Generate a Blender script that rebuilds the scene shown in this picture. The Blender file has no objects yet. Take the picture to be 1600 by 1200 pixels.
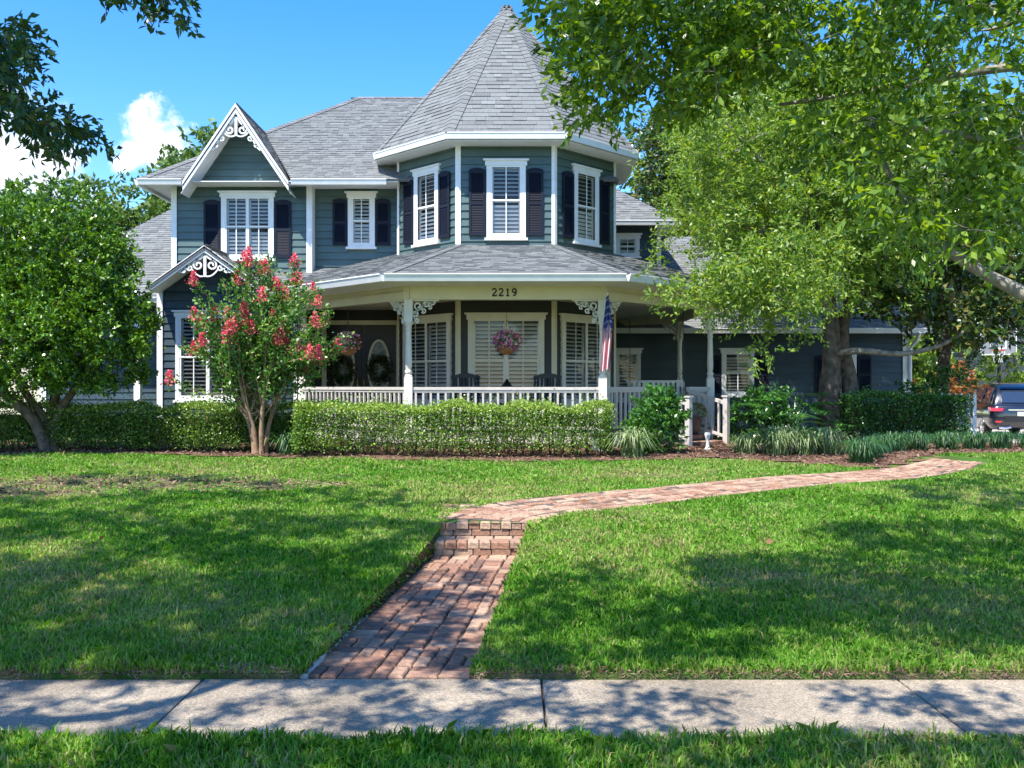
import bpy, math, random
import numpy as np
from mathutils import Vector, Matrix

# ------------------------------------------------------------------ camera, sky, sun
S = bpy.context.scene
C = 1.9                                   # camera height above the sidewalk
cam_d = bpy.data.cameras.new("camera"); cam = bpy.data.objects.new("camera", cam_d)
S.collection.objects.link(cam); S.camera = cam
cam.location = (0, 0, C); cam.rotation_euler = (math.radians(90), 0, 0)
cam_d.sensor_width = 36; cam_d.lens = 1450 / 1600 * 36; cam_d.shift_y = 3 / 1600
cam_d.clip_start = 0.1; cam_d.clip_end = 3000
S.render.resolution_x = 1024; S.render.resolution_y = 768
SUN = Vector((-0.37, -0.55, 1.17)).normalized()      # direction towards the sun
sl = bpy.data.lights.new("sun", 'SUN'); so = bpy.data.objects.new("sun", sl); S.collection.objects.link(so)
sl.energy = 4.0; sl.angle = math.radians(0.53); sl.color = (1, 0.955, 0.88)
so.rotation_euler = SUN.to_track_quat('Z', 'Y').to_euler()
S.view_settings.view_transform = 'Standard'; S.view_settings.look = 'None'
S.view_settings.exposure = 1.36; S.view_settings.gamma = 1
W = bpy.data.worlds.new("World"); S.world = W; W.use_nodes = True
def build_world():
    nt = W.node_tree; N = nt.nodes; L = nt.links; N.clear()
    out = N.new('ShaderNodeOutputWorld'); bg = N.new('ShaderNodeBackground'); bg.inputs[1].default_value = 0.14
    sky = N.new('ShaderNodeTexSky'); sky.sky_type = 'NISHITA'; sky.sun_disc = False
    sky.sun_elevation = math.asin(SUN.z); sky.sun_rotation = math.atan2(SUN.x, SUN.y)
    sky.air_density = 1.0; sky.dust_density = 0.3; sky.ozone_density = 2.5; sky.altitude = 0
    hs = N.new('ShaderNodeHueSaturation'); hs.inputs['Saturation'].default_value = 1.4; hs.inputs['Hue'].default_value = .509
    L.new(sky.outputs[0], hs.inputs['Color'])
    tc = N.new('ShaderNodeTexCoord')
    nz = N.new('ShaderNodeTexNoise'); nz.inputs['Scale'].default_value = 9; nz.inputs['Detail'].default_value = 9; nz.inputs['Roughness'].default_value = 0.62
    L.new(tc.outputs['Generated'], nz.inputs['Vector'])
    dv = N.new('ShaderNodeVectorMath'); dv.operation = 'MULTIPLY_ADD'
    dv.inputs[1].default_value = (0.16, 0.16, 0.16); dv.inputs[2].default_value = (-0.08, -0.08, -0.08)
    L.new(nz.outputs['Color'], dv.inputs[0])
    ad = N.new('ShaderNodeVectorMath'); ad.operation = 'ADD'; L.new(tc.outputs['Generated'], ad.inputs[0]); L.new(dv.outputs[0], ad.inputs[1])
    last = None
    for px, py, r in ((240, 220, .026), (210, 226, .021), (272, 220, .019), (236, 190, .013), (40, 258, .046), (-50, 240, .07), (100, 280, .030), (-400, 200, .12), (2050, 260, .11), (2600, 330, .14)):
        v = Vector(((px - 800) / 1450, 1, (603 - py) / 1450)).normalized()
        d = N.new('ShaderNodeVectorMath'); d.operation = 'DISTANCE'; d.inputs[1].default_value = v
        L.new(ad.outputs[0], d.inputs[0])
        m = N.new('ShaderNodeMapRange'); m.interpolation_type = 'SMOOTHSTEP'
        m.inputs['From Min'].default_value = r * 1.22; m.inputs['From Max'].default_value = r * 0.35
        L.new(d.outputs['Value'], m.inputs['Value'])
        if last is None: last = m.outputs[0]
        else:
            x = N.new('ShaderNodeMath'); x.operation = 'MAXIMUM'; L.new(last, x.inputs[0]); L.new(m.outputs[0], x.inputs[1]); last = x.outputs[0]
    # scattered fair-weather cloud all round
    n2 = N.new('ShaderNodeTexNoise'); n2.inputs['Scale'].default_value = 3.2; n2.inputs['Detail'].default_value = 8; n2.inputs['Roughness'].default_value = .6
    L.new(ad.outputs[0], n2.inputs['Vector'])
    m2 = N.new('ShaderNodeMapRange'); m2.inputs['From Min'].default_value = .64; m2.inputs['From Max'].default_value = .82; m2.inputs['To Max'].default_value = .5
    L.new(n2.outputs['Fac'], m2.inputs['Value'])
    x = N.new('ShaderNodeMath'); x.operation = 'MAXIMUM'; L.new(last, x.inputs[0]); L.new(m2.outputs[0], x.inputs[1])
    n3 = N.new('ShaderNodeTexNoise'); n3.inputs['Scale'].default_value = 14; n3.inputs['Detail'].default_value = 6
    L.new(tc.outputs['Generated'], n3.inputs['Vector'])
    cr = N.new('ShaderNodeValToRGB'); cr.color_ramp.elements[0].color = (3.4, 3.7, 4.2, 1); cr.color_ramp.elements[1].color = (5.0, 5.0, 4.95, 1)
    cr.color_ramp.elements[0].position = .3; cr.color_ramp.elements[1].position = .62
    L.new(n3.outputs['Fac'], cr.inputs[0])
    mx = N.new('ShaderNodeMix'); mx.data_type = 'RGBA'
    L.new(x.outputs[0], mx.inputs['Factor']); L.new(hs.outputs[0], mx.inputs['A']); L.new(cr.outputs[0], mx.inputs['B'])
    L.new(mx.outputs['Result'], bg.inputs[0]); L.new(bg.outputs[0], out.inputs[0])
build_world()

rng = np.random.default_rng(11); random.seed(5)
COL = S.collection
def zr(r): return C + r                     # height given relative to the eye line

# ------------------------------------------------------------------ helpers
WO = {}
def worigin(o): return WO.get(o.name, Vector((0, 0, 0))) if o is not None else Vector((0, 0, 0))
def add_obj(name, data, parent=None, origin=(0, 0, 0), rot=(0, 0, 0)):
    o = bpy.data.objects.new(name, data); COL.objects.link(o)
    origin = Vector(origin)
    if parent is not None:
        o.parent = parent; o.location = origin - worigin(parent)
    else: o.location = origin
    o.rotation_euler = rot
    WO[o.name] = origin
    return o
def tag(o, label=None, cat=None, group=None, kind=None):
    if label: o['label'] = label
    if cat: o['category'] = cat
    if group: o['group'] = group
    if kind: o['kind'] = kind
    return o
def thing(name, label, cat, loc, group=None):
    return tag(add_obj(name, None, None, loc), label, cat, group)

class MB:
    def __init__(s): s.v = []; s.f = []; s.t = []; s.m = []
    def add(s, vs, fs, t=0.5, m=0):
        b = len(s.v); s.v.extend([tuple(x) for x in vs]); s.t.extend([t] * len(vs))
        for f in fs: s.f.append(tuple(i + b for i in f)); s.m.append(m)
    def hexa(s, p, t=0.5, m=0):             # 8 corners: bottom 0-3 ccw, top 4-7
        s.add(p, [(3, 2, 1, 0), (4, 5, 6, 7), (0, 1, 5, 4), (1, 2, 6, 5), (2, 3, 7, 6), (3, 0, 4, 7)], t, m)
    def box(s, x0, x1, y0, y1, z0, z1, t=0.5, m=0):
        s.hexa([(x0, y0, z0), (x1, y0, z0), (x1, y1, z0), (x0, y1, z0), (x0, y0, z1), (x1, y0, z1), (x1, y1, z1), (x0, y1, z1)], t, m)
    def fbox(s, fr, u0, u1, v0, v1, z0, z1, t=0.5, m=0):     # box in a wall frame (v outwards)
        s.hexa([fr.p(u0, v1, z0), fr.p(u1, v1, z0), fr.p(u1, v0, z0), fr.p(u0, v0, z0),
                fr.p(u0, v1, z1), fr.p(u1, v1, z1), fr.p(u1, v0, z1), fr.p(u0, v0, z1)], t, m)
    def tube(s, pts, rad, n=8, t=0.5, m=0, cap=True):
        pts = [Vector(p) for p in pts]
        if not hasattr(rad, '__len__'): rad = [rad] * len(pts)
        rings = []; prev = None
        for i, p in enumerate(pts):
            d = (pts[min(i + 1, len(pts) - 1)] - pts[max(i - 1, 0)])
            if d.length < 1e-9: d = Vector((0, 0, 1))
            d.normalize()
            a = prev if prev is not None else (Vector((1, 0, 0)) if abs(d.x) < .9 else Vector((0, 1, 0)))
            a = (a - d * a.dot(d)); a.normalize(); b = d.cross(a); prev = a
            rings.append([p + (a * math.cos(2 * math.pi * k / n) + b * math.sin(2 * math.pi * k / n)) * rad[i] for k in range(n)])
        vs = [q for r in rings for q in r]; fs = []
        for i in range(len(pts) - 1):
            for k in range(n):
                k2 = (k + 1) % n; fs.append((i * n + k, i * n + k2, (i + 1) * n + k2, (i + 1) * n + k))
        if cap:
            fs.append(tuple(range(n - 1, -1, -1))); fs.append(tuple((len(pts) - 1) * n + k for k in range(n)))
        s.add(vs, fs, t, m)
    def lathe(s, c, prof, n=16, t=0.5, m=0):           # prof: list of (r, z)
        s.tube_z(c, prof, n, t, m)
    def tube_z(s, c, prof, n, t, m):
        vs = []; fs = []
        for r, z in prof:
            for k in range(n):
                a = 2 * math.pi * k / n; vs.append((c[0] + r * math.cos(a), c[1] + r * math.sin(a), c[2] + z))
        for i in range(len(prof) - 1):
            for k in range(n):
                k2 = (k + 1) % n; fs.append((i * n + k, i * n + k2, (i + 1) * n + k2, (i + 1) * n + k))
        fs.append(tuple(range(n - 1, -1, -1))); fs.append(tuple((len(prof) - 1) * n + k for k in range(n)))
        s.add(vs, fs, t, m)
    def poly(s, pts, t=0.5, m=0): s.add(pts, [tuple(range(len(pts)))], t, m)
    def slab(s, pts, thick, t=0.5, m=0):               # polygon extruded along -normal
        pts = [Vector(p) for p in pts]; n = (pts[1] - pts[0]).cross(pts[2] - pts[0]); n.normalize()
        k = len(pts); vs = pts + [p - n * thick for p in pts]
        s.add(vs, [tuple(range(k)), tuple(range(2 * k - 1, k - 1, -1))] + [(i, i + k, (i + 1) % k + k, (i + 1) % k) for i in range(k)], t, m)
    def ribbon(s, pts, w, fr, v0, v1, t=0.5, m=0):     # flat bar following a 2d (u,z) path in a wall frame
        P = [Vector((a, b, 0)) for a, b in pts]; k = len(P); vs = []
        ws = w if hasattr(w, '__len__') else [w] * k
        for i in range(k):
            d = P[min(i + 1, k - 1)] - P[max(i - 1, 0)]; d.normalize(); nn = Vector((-d.y, d.x, 0)) * ws[i] / 2
            a, b = P[i] + nn, P[i] - nn
            vs += [fr.p(a.x, v1, a.y), fr.p(b.x, v1, b.y), fr.p(b.x, v0, b.y), fr.p(a.x, v0, a.y)]
        fs = [(0, 1, 2, 3), tuple(4 * (k - 1) + j for j in (3, 2, 1, 0))]
        for i in range(k - 1):
            for j in range(4):
                j2 = (j + 1) % 4; fs.append((4 * i + j, 4 * i + 4 + j, 4 * i + 4 + j2, 4 * i + j2))
        s.add(vs, fs, t, m)
    def mesh(s, name, mats, off=(0, 0, 0), smooth=False):
        me = bpy.data.meshes.new(name); o = Vector(off)
        me.from_pydata([(v[0] - o.x, v[1] - o.y, v[2] - o.z) for v in s.v], [], s.f)
        for m_ in (mats if isinstance(mats, (list, tuple)) else [mats]): me.materials.append(m_)
        at = me.attributes.new('tint', 'FLOAT', 'POINT'); at.data.foreach_set('value', np.array(s.t, dtype=np.float32))
        if any(s.m): me.polygons.foreach_set('material_index', np.array(s.m, dtype=np.int32))
        if smooth: me.polygons.foreach_set('use_smooth', np.ones(len(s.f), dtype=bool))
        me.update(); return me
    def build(s, name, mats, parent=None, origin=None, smooth=False, recalc=True):
        if origin is None: origin = worigin(parent)
        me = s.mesh(name, mats, origin, smooth)
        if recalc:
            import bmesh
            bm = bmesh.new(); bm.from_mesh(me); bmesh.ops.recalc_face_normals(bm, faces=bm.faces); bm.to_mesh(me); bm.free()
        return add_obj(name, me, parent, origin)

class Fr:                                    # wall frame: u along the wall, v outwards
    def __init__(s, x, y, nx, ny): s.o = (x, y); s.n = (nx, ny); s.u = (-ny, nx)
    def p(s, u, v, z): return (s.o[0] + s.u[0] * u + s.n[0] * v, s.o[1] + s.u[1] * u + s.n[1] * v, z)

def np_mesh(name, V, nper, mats, parent=None, tint=None, origin=None, smooth=False, matidx=None):
    """V: (N, nper, 3) separate n-gons"""
    V = np.asarray(V, dtype=np.float32); n = V.shape[0]
    if origin is None: origin = worigin(parent)
    me = bpy.data.meshes.new(name); me.vertices.add(n * nper)
    co = V.reshape(-1, 3) - np.array(origin, dtype=np.float32)
    me.vertices.foreach_set('co', co.ravel())
    me.loops.add(n * nper); me.loops.foreach_set('vertex_index', np.arange(n * nper, dtype=np.int32))
    me.polygons.add(n); me.polygons.foreach_set('loop_start', np.arange(0, n * nper, nper, dtype=np.int32))
    for m_ in (mats if isinstance(mats, (list, tuple)) else [mats]): me.materials.append(m_)
    if matidx is not None: me.polygons.foreach_set('material_index', np.asarray(matidx, dtype=np.int32))
    if tint is None: tint = rng.random(n)
    at = me.attributes.new('tint', 'FLOAT', 'POINT'); at.data.foreach_set('value', np.repeat(np.asarray(tint, dtype=np.float32), nper))
    me.update(calc_edges=True); me.validate()
    return add_obj(name, me, parent, origin)

def unit(a): return a / (np.linalg.norm(a, axis=-1, keepdims=True) + 1e-9)
def leaf_quads(P, A, L, Wd, fold=0.18):
    n = len(P); A = unit(A); r = unit(rng.normal(size=(n, 3)) + np.array([0, 0, .6])); B = unit(np.cross(A, r)); Nn = np.cross(B, A)
    L = np.broadcast_to(np.asarray(L, dtype=float), (n,))[:, None]; Wd = np.broadcast_to(np.asarray(Wd, dtype=float), (n,))[:, None]
    mid = P + A * L * .5 + Nn * Wd * fold
    return np.stack([P, mid + B * Wd * .5, P + A * L - Nn * L * .1, mid - B * Wd * .5], axis=1)
def twig_leaves(cent, dirs, tl, nl, L, Wd, spread=0.9, droop=0.15):
    """leaves set along a short twig at every clump point"""
    n = len(cent); dirs = unit(dirs); t = rng.random((n, nl)) ** .8
    P = cent[:, None, :] + dirs[:, None, :] * (t * tl)[:, :, None] + rng.normal(size=(n, nl, 3)) * tl * .10
    P[:, :, 2] -= droop * (t ** 2) * tl
    A = dirs[:, None, :] * .7 + rng.normal(size=(n, nl, 3)) * spread * .6
    A[:, :, 2] -= droop
    P = P.reshape(-1, 3); A = A.reshape(-1, 3); k = len(P)
    return leaf_quads(P, A, L * rng.uniform(.6, 1.2, k), Wd * rng.uniform(.7, 1.2, k))

# ------------------------------------------------------------------ materials
def mat(name, col, rough=.6, var=.12, scale=6, bump=.0, bscale=40, spec=.4, tint=None, trans=0, metal=0, coat=0, island=0):
    m = bpy.data.materials.new(name); m.use_nodes = True; nt = m.node_tree; N = nt.nodes; L = nt.links
    b = N['Principled BSDF']; b.inputs['Roughness'].default_value = rough; b.inputs['Specular IOR Level'].default_value = spec; b.inputs['Metallic'].default_value = metal
    b.inputs['Coat Weight'].default_value = coat
    tc = N.new('ShaderNodeTexCoord'); nz = N.new('ShaderNodeTexNoise'); nz.inputs['Scale'].default_value = scale; nz.inputs['Detail'].default_value = 6
    L.new(tc.outputs['Object'], nz.inputs['Vector'])
    src = None
    if tint:                                 # list of colours blended by the per-piece attribute
        at = N.new('ShaderNodeAttribute'); at.attribute_name = 'tint'
        r = N.new('ShaderNodeValToRGB'); e = r.color_ramp.elements
        while len(e) < len(tint): e.new(.5)
        for i, c in enumerate(tint): e[i].position = i / (len(tint) - 1); e[i].color = (*c, 1)
        L.new(at.outputs['Fac'], r.inputs[0]); src = r.outputs[0]
    else:
        c = N.new('ShaderNodeRGB'); c.outputs[0].default_value = (*col, 1); src = c.outputs[0]
    mr = N.new('ShaderNodeMapRange'); mr.inputs['From Min'].default_value = .3; mr.inputs['From Max'].default_value = .7
    mr.inputs['To Min'].default_value = 1 - var; mr.inputs['To Max'].default_value = 1 + var
    L.new(nz.outputs['Fac'], mr.inputs['Value'])
    hv = N.new('ShaderNodeHueSaturation'); L.new(src, hv.inputs['Color']); L.new(mr.outputs[0], hv.inputs['Value'])
    L.new(hv.outputs[0], b.inputs['Base Color'])
    if bump:
        n2 = N.new('ShaderNodeTexNoise'); n2.inputs['Scale'].default_value = bscale; n2.inputs['Detail'].default_value = 5
        L.new(tc.outputs['Object'], n2.inputs['Vector'])
        bp = N.new('ShaderNodeBump'); bp.inputs['Strength'].default_value = bump; bp.inputs['Distance'].default_value = .02
        L.new(n2.outputs['Fac'], bp.inputs['Height']); L.new(bp.outputs[0], b.inputs['Normal'])
    if trans:
        tr = N.new('ShaderNodeBsdfTranslucent'); hs = N.new('ShaderNodeHueSaturation'); hs.inputs['Hue'].default_value = .485; hs.inputs['Saturation'].default_value = 1.15; hs.inputs['Value'].default_value = 1.5
        L.new(hv.outputs[0], hs.inputs['Color']); L.new(hs.outputs[0], tr.inputs[0])
        ms = N.new('ShaderNodeMixShader'); ms.inputs[0].default_value = trans
        L.new(b.outputs[0], ms.inputs[1]); L.new(tr.outputs[0], ms.inputs[2]); L.new(ms.outputs[0], N['Material Output'].inputs[0])
    return m
M = {}
M['siding'] = mat('teal_siding', None, .42, .14, 2.2, .05, 60, tint=[(.064, .106, .101), (.072, .118, .112), (.080, .128, .121)])
M['siding_low'] = mat('shaded_siding', None, .45, .15, 2.2, .05, 60, tint=[(.032, .054, .069), (.040, .066, .082)])  # same house paint, its shaded look put into a darker colour
M['siding_porch'] = mat('shaded_porch_siding', (.040, .044, .046), .5, .12, 3, .05, 60)  # same house paint, porch shade and warm bounce put into the colour
M['white'] = mat('white_trim', (.78, .78, .76), .45, .05, 4)
M['cream'] = mat('cream_trim', (.66, .60, .44), .5, .06, 3, .03, 30)
M['post'] = mat('post_paint', (.70, .67, .58), .5, .06, 5, .03, 40)
M['rail'] = mat('rail_paint', (.52, .48, .44), .55, .08, 6, .04, 40)
M['soffit'] = mat('soffit_paint', (.70, .70, .68), .6, .05, 4)
M['shutter'] = mat('shutter_paint', (.010, .014, .027), .6, .1, 5, spec=.2)
M['shingle'] = mat('roof_shingle', None, .9, .16, 30, .35, 90, .2, tint=[(.125, .132, .130), (.155, .162, .160), (.172, .180, .177), (.196, .204, .201)])
M['deck'] = mat('roof_underlay', (.13, .135, .15), .9, .15, 20, .2, 60)
M['dark'] = mat('unlit_room_paint', (.07, .072, .078), .8, .5, 3)
M['door'] = mat('door_paint', (.012, .011, .012), .35, .2, 4)
M['louver'] = mat('louver_paint', (.74, .74, .72), .5, .04, 4)
M['floor'] = mat('porch_floor_paint', (.22, .21, .20), .5, .12, 4)
M['bark'] = mat('bark', (.115, .092, .072), .9, .5, 9, .9, 26, .2)
M['bark_pale'] = mat('pale_bark', (.25, .22, .175), .9, .45, 12, .6, 30, .2)
M['bark_crape'] = mat('smooth_bark', (.30, .19, .12), .7, .3, 9, .2, 20, .2)
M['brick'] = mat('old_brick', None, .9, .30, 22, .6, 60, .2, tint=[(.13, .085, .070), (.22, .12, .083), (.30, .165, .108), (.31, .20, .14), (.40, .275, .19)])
M['mortar'] = mat('dirt_joint', (.09, .07, .055), .95, .3, 20, .4, 50)
M['concrete'] = mat('concrete_edge', (.40, .38, .34), .9, .2, 8, .4, 60)
M['mulch'] = mat('mulch', None, .95, .4, 12, .5, 40, .1, tint=[(.08, .045, .03), (.17, .10, .07), (.30, .20, .15)])
M['black'] = mat('black_paint', (.012, .012, .013), .4, .1, 5)
M['wicker'] = mat('wicker', (.30, .14, .05), .8, .3, 30, .6, 90)
M['terracotta'] = mat('glazed_pot', (.10, .06, .05), .5, .2, 6)
def leafmat(name, cols, trans=.3, rough=.45, spec=.5): return mat(name, None, rough, .15, 3, 0, 40, spec, tint=cols, trans=trans)
M['leaf_oak'] = leafmat('street_tree_leaf', [(.045, .10, .015), (.09, .185, .022), (.165, .285, .033), (.28, .39, .06)], .44, .35)
M['leaf_dark'] = leafmat('dark_oak_leaf', [(.018, .05, .018), (.03, .085, .02), (.055, .13, .025)], .2, .35)  # darker greens than the right-hand street tree's leaves
M['leaf_fine'] = leafmat('fine_leaf', [(.065, .14, .022), (.125, .235, .032), (.20, .31, .048), (.32, .40, .08)], .42)
M['leaf_mag'] = leafmat('magnolia_leaf', [(.02, .045, .012), (.035, .08, .015), (.07, .13, .02), (.20, .17, .05)], .12, .25, .6)
M['leaf_lig'] = leafmat('ligustrum_leaf', [(.024, .072, .010), (.058, .15, .016), (.115, .25, .024), (.21, .37, .04)], .25, .3, .6)
M['leaf_hedge'] = leafmat('hedge_leaf', [(.035, .085, .018), (.09, .19, .03), (.18, .30, .05), (.32, .42, .09)], .25, .4)
M['leaf_front'] = leafmat('front_hedge_leaf', [(.05, .11, .02), (.12, .23, .035), (.22, .35, .055), (.36, .46, .10)], .28, .4)
M['leaf_crape'] = leafmat('crape_leaf', [(.03, .10, .02), (.065, .18, .03), (.12, .27, .045), (.22, .34, .07)], .32, .4)
M['petal'] = leafmat('crape_petal', [(.58, .04, .10), (.74, .09, .15), (.80, .22, .22), (.52, .18, .10)], .25, .6)
M['petal_mix'] = leafmat('basket_petal', [(.45, .05, .45), (.75, .12, .42), (.85, .65, .72), (.72, .04, .16)], .25, .6)
M['leaf_far'] = leafmat('distant_leaf', [(.05, .11, .025), (.10, .18, .04), (.17, .26, .06)], .25, .6)
M['leaf_cam'] = leafmat('camellia_leaf', [(.025, .09, .02), (.05, .16, .025), (.10, .25, .035)], .2, .25, .7)
M['leaf_strap'] = leafmat('strap_leaf', [(.05, .12, .03), (.12, .22, .06), (.35, .40, .20)], .25, .45)
M['leaf_mondo'] = leafmat('mondo_leaf', [(.02, .07, .03), (.04, .13, .04), (.10, .22, .05)], .2, .45)
M['orange'] = leafmat('orange_leaf', [(.45, .12, .05), (.30, .20, .05), (.55, .22, .10)], .3, .5)
M['grass'] = leafmat('grass_blade', [(.038, .135, .010), (.080, .235, .016), (.145, .335, .028), (.27, .40, .075), (.44, .35, .17)], .34, .5, .3)
def glass():
    m = bpy.data.materials.new('window_glass'); m.use_nodes = True; N = m.node_tree.nodes; L = m.node_tree.links; N.clear()
    o = N.new('ShaderNodeOutputMaterial'); t = N.new('ShaderNodeBsdfTransparent'); g = N.new('ShaderNodeBsdfGlossy'); g.inputs['Roughness'].default_value = .02
    f = N.new('ShaderNodeFresnel'); f.inputs['IOR'].default_value = 1.5; mx = N.new('ShaderNodeMixShader')
    a = N.new('ShaderNodeMath'); a.operation = 'MULTIPLY_ADD'; a.inputs[1].default_value = .9; a.inputs[2].default_value = .0
    L.new(f.outputs[0], a.inputs[0]); L.new(a.outputs[0], mx.inputs[0]); L.new(t.outputs[0], mx.inputs[1]); L.new(g.outputs[0], mx.inputs[2]); L.new(mx.outputs[0], o.inputs[0])
    return m
M['glass'] = glass()
# ------------------------------------------------------------------ ground
TD = [-50, 6.0, 7.5, 9.7, 10.1, 12, 15.5, 18, 40, 200]; TZ = [0, .03, .14, .34, .40, .54, .73, .75, .75, .75]
def sstep(a, b, x): t = np.clip((x - a) / (b - a), 0, 1); return t * t * (3 - 2 * t)
def terrain(x, d):
    x = np.asarray(x, dtype=float); d = np.asarray(d, dtype=float)
    z = np.interp(d, TD, TZ)
    z = z - .48 * sstep(9.0, 14.0, x) * sstep(14, 20, d)
    return z + .012 * np.sin(x * 1.3 + d * .7) * sstep(6.3, 8, d)
def path_lower(d):                           # left and right edge of the lower brick walk
    t = (d - 6.0) / 3.7
    return -1.37 + .55 * t, -.26 + .40 * t
def lower_z(d): return .015 + .115 * (d - 6.0) / 3.7
UP = [(-.27, 10.12), (-.17, 10.42), (.12, 10.75), (.65, 11.1), (1.35, 11.5), (2.35, 12.05), (3.75, 12.68), (4.95, 13.2), (6.05, 13.85), (6.7, 14.4), (7.2, 14.95)]
def smooth_curve(pts, step=.05):
    P = np.array(pts, dtype=float); out = []
    for i in range(len(P) - 1):
        p0 = P[max(i - 1, 0)]; p1 = P[i]; p2 = P[i + 1]; p3 = P[min(i + 2, len(P) - 1)]
        for t in np.linspace(0, 1, 30, endpoint=False):
            out.append(.5 * ((2 * p1) + (-p0 + p2) * t + (2 * p0 - 5 * p1 + 4 * p2 - p3) * t * t + (-p0 + 3 * p1 - 3 * p2 + p3) * t ** 3))
    out.append(P[-1]); out = np.array(out)
    s = np.concatenate([[0], np.cumsum(np.linalg.norm(np.diff(out, axis=0), axis=1))])
    q = np.arange(0, s[-1], step)
    return np.stack([np.interp(q, s, out[:, 0]), np.interp(q, s, out[:, 1])], 1)
UPC = smooth_curve(UP)
def on_path(x, d, pad=0.0):
    lo = (d < 10.12) & (d > 5.8); l, r = path_lower(d)
    a = lo & (x > l - pad) & (x < r + pad)
    b = np.zeros(len(x), bool); hw = .50 + pad
    sel = np.where(~lo & (d > 9.9) & (x > -1.5))[0]
    if len(sel):
        for c in range(0, len(sel), 20000):
            s_ = sel[c:c + 20000]
            dd = np.min((x[s_, None] - UPC[None, ::3, 0]) ** 2 + (d[s_, None] - UPC[None, ::3, 1]) ** 2, axis=1)
            b[s_] = dd < hw * hw
    return a | b

def lawn_material():
    m = mat('lawn_soil', (.06, .11, .02), .95, .3, 3, .8, 50, .1)
    N = m.node_tree.nodes; L = m.node_tree.links
    geo = N.new('ShaderNodeNewGeometry'); last = None
    hv = [n for n in N if n.type == 'HUE_SAT'][0]; rgb = [n for n in N if n.type == 'RGB'][0]
    nz = N.new('ShaderNodeTexNoise'); nz.inputs['Scale'].default_value = 1.6; nz.inputs['Detail'].default_value = 7; L.new(geo.outputs['Position'], nz.inputs['Vector'])
    r = N.new('ShaderNodeValToRGB'); e = r.color_ramp.elements
    e[0].position = .42; e[0].color = (.05, .115, .016, 1); e[1].position = .70; e[1].color = (.17, .13, .075, 1)
    L.new(nz.outputs['Fac'], r.inputs[0]); L.new(r.outputs[0], hv.inputs['Color'])
    return m
M['lawn'] = lawn_material()
BARE = [(-5.0, 12.55, 2.7, .75, 1.0), (-6.3, 11.9, 1.4, .5, .8), (-3.2, 12.6, 1.1, .35, .8), (1.8, 13.4, .5, .2, .75), (2.25, 13.3, .3, .15, .6), (1.1, 10.2, .5, .25, .35), (-2.0, 9.5, .3, .2, .3), (2.4, 8.2, .35, .2, .35)]
def bare(x, d):
    b = np.zeros(len(x))
    for cx, cd, rx, rd, k in BARE: b = np.maximum(b, k * np.clip(1.5 - 1.3 * np.sqrt(((x - cx) / rx) ** 2 + ((d - cd) / rd) ** 2), 0, 1))
    ns = .5 + .5 * np.sin(x * 5.1 + 2 * np.sin(d * 7.3)) * np.sin(d * 9.7 + 1.5 * np.sin(x * 4.1)); return np.clip(b * (.45 + .9 * ns), 0, 1)

def ground():
    mb = MB()
    def patch(xs_fn, ds):
        rows = []
        for d in ds:
            xs = xs_fn(d); z = terrain(xs, np.full(len(xs), d)); rows.append([(x, d, zz) for x, zz in zip(xs, z)])
        n = len(rows[0]); vs = [p for r in rows for p in r]
        mb.add(vs, [(i * n + k, i * n + k + 1, (i + 1) * n + k + 1, (i + 1) * n + k) for i in range(len(rows) - 1) for k in range(n - 1)])
        return rows
    dl = np.linspace(6.02, 10.1, 26)
    left = lambda d: np.concatenate([[-80, -40, -25], np.linspace(-16, path_lower(d)[0] - .02, 40)])
    right = lambda d: np.concatenate([np.linspace(path_lower(d)[1] + .02, 16, 40), [25, 40, 80]])
    a = patch(left, dl); b = patch(right, dl)
    for rows, side in ((a, -1), (b, 0)):      # cut banks beside the sunken walk
        e = [r[side] for r in rows]; vs = e + [(p[0], p[1], min(lower_z(p[1]), p[2]) - .12) for p in e]; n = len(e)
        mb.add(vs, [(i, i + 1, n + i + 1, n + i) for i in range(n - 1)])
        f = rows[0]; n = len(f); mb.add(f + [(p[0], p[1], -.1) for p in f], [(i, i + 1, n + i + 1, n + i) for i in range(n - 1)])
    far = np.concatenate([np.linspace(10.1, 30, 60), [34, 40, 60, 100, 200, 600]])
    patch(lambda d: np.concatenate([[-400, -120, -60, -30], np.linspace(-20, 22, 85), [30, 60, 120, 400]]), far)
    patch(lambda d: np.concatenate([[-400, -80], np.linspace(-12, 12, 30), [80, 400]]), np.array([-60, -20, 0, 3, 4.0, 4.92]))
    return tag(mb.build('ground', M['lawn'], None, recalc=False), kind='structure')
GROUND = ground()

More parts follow.
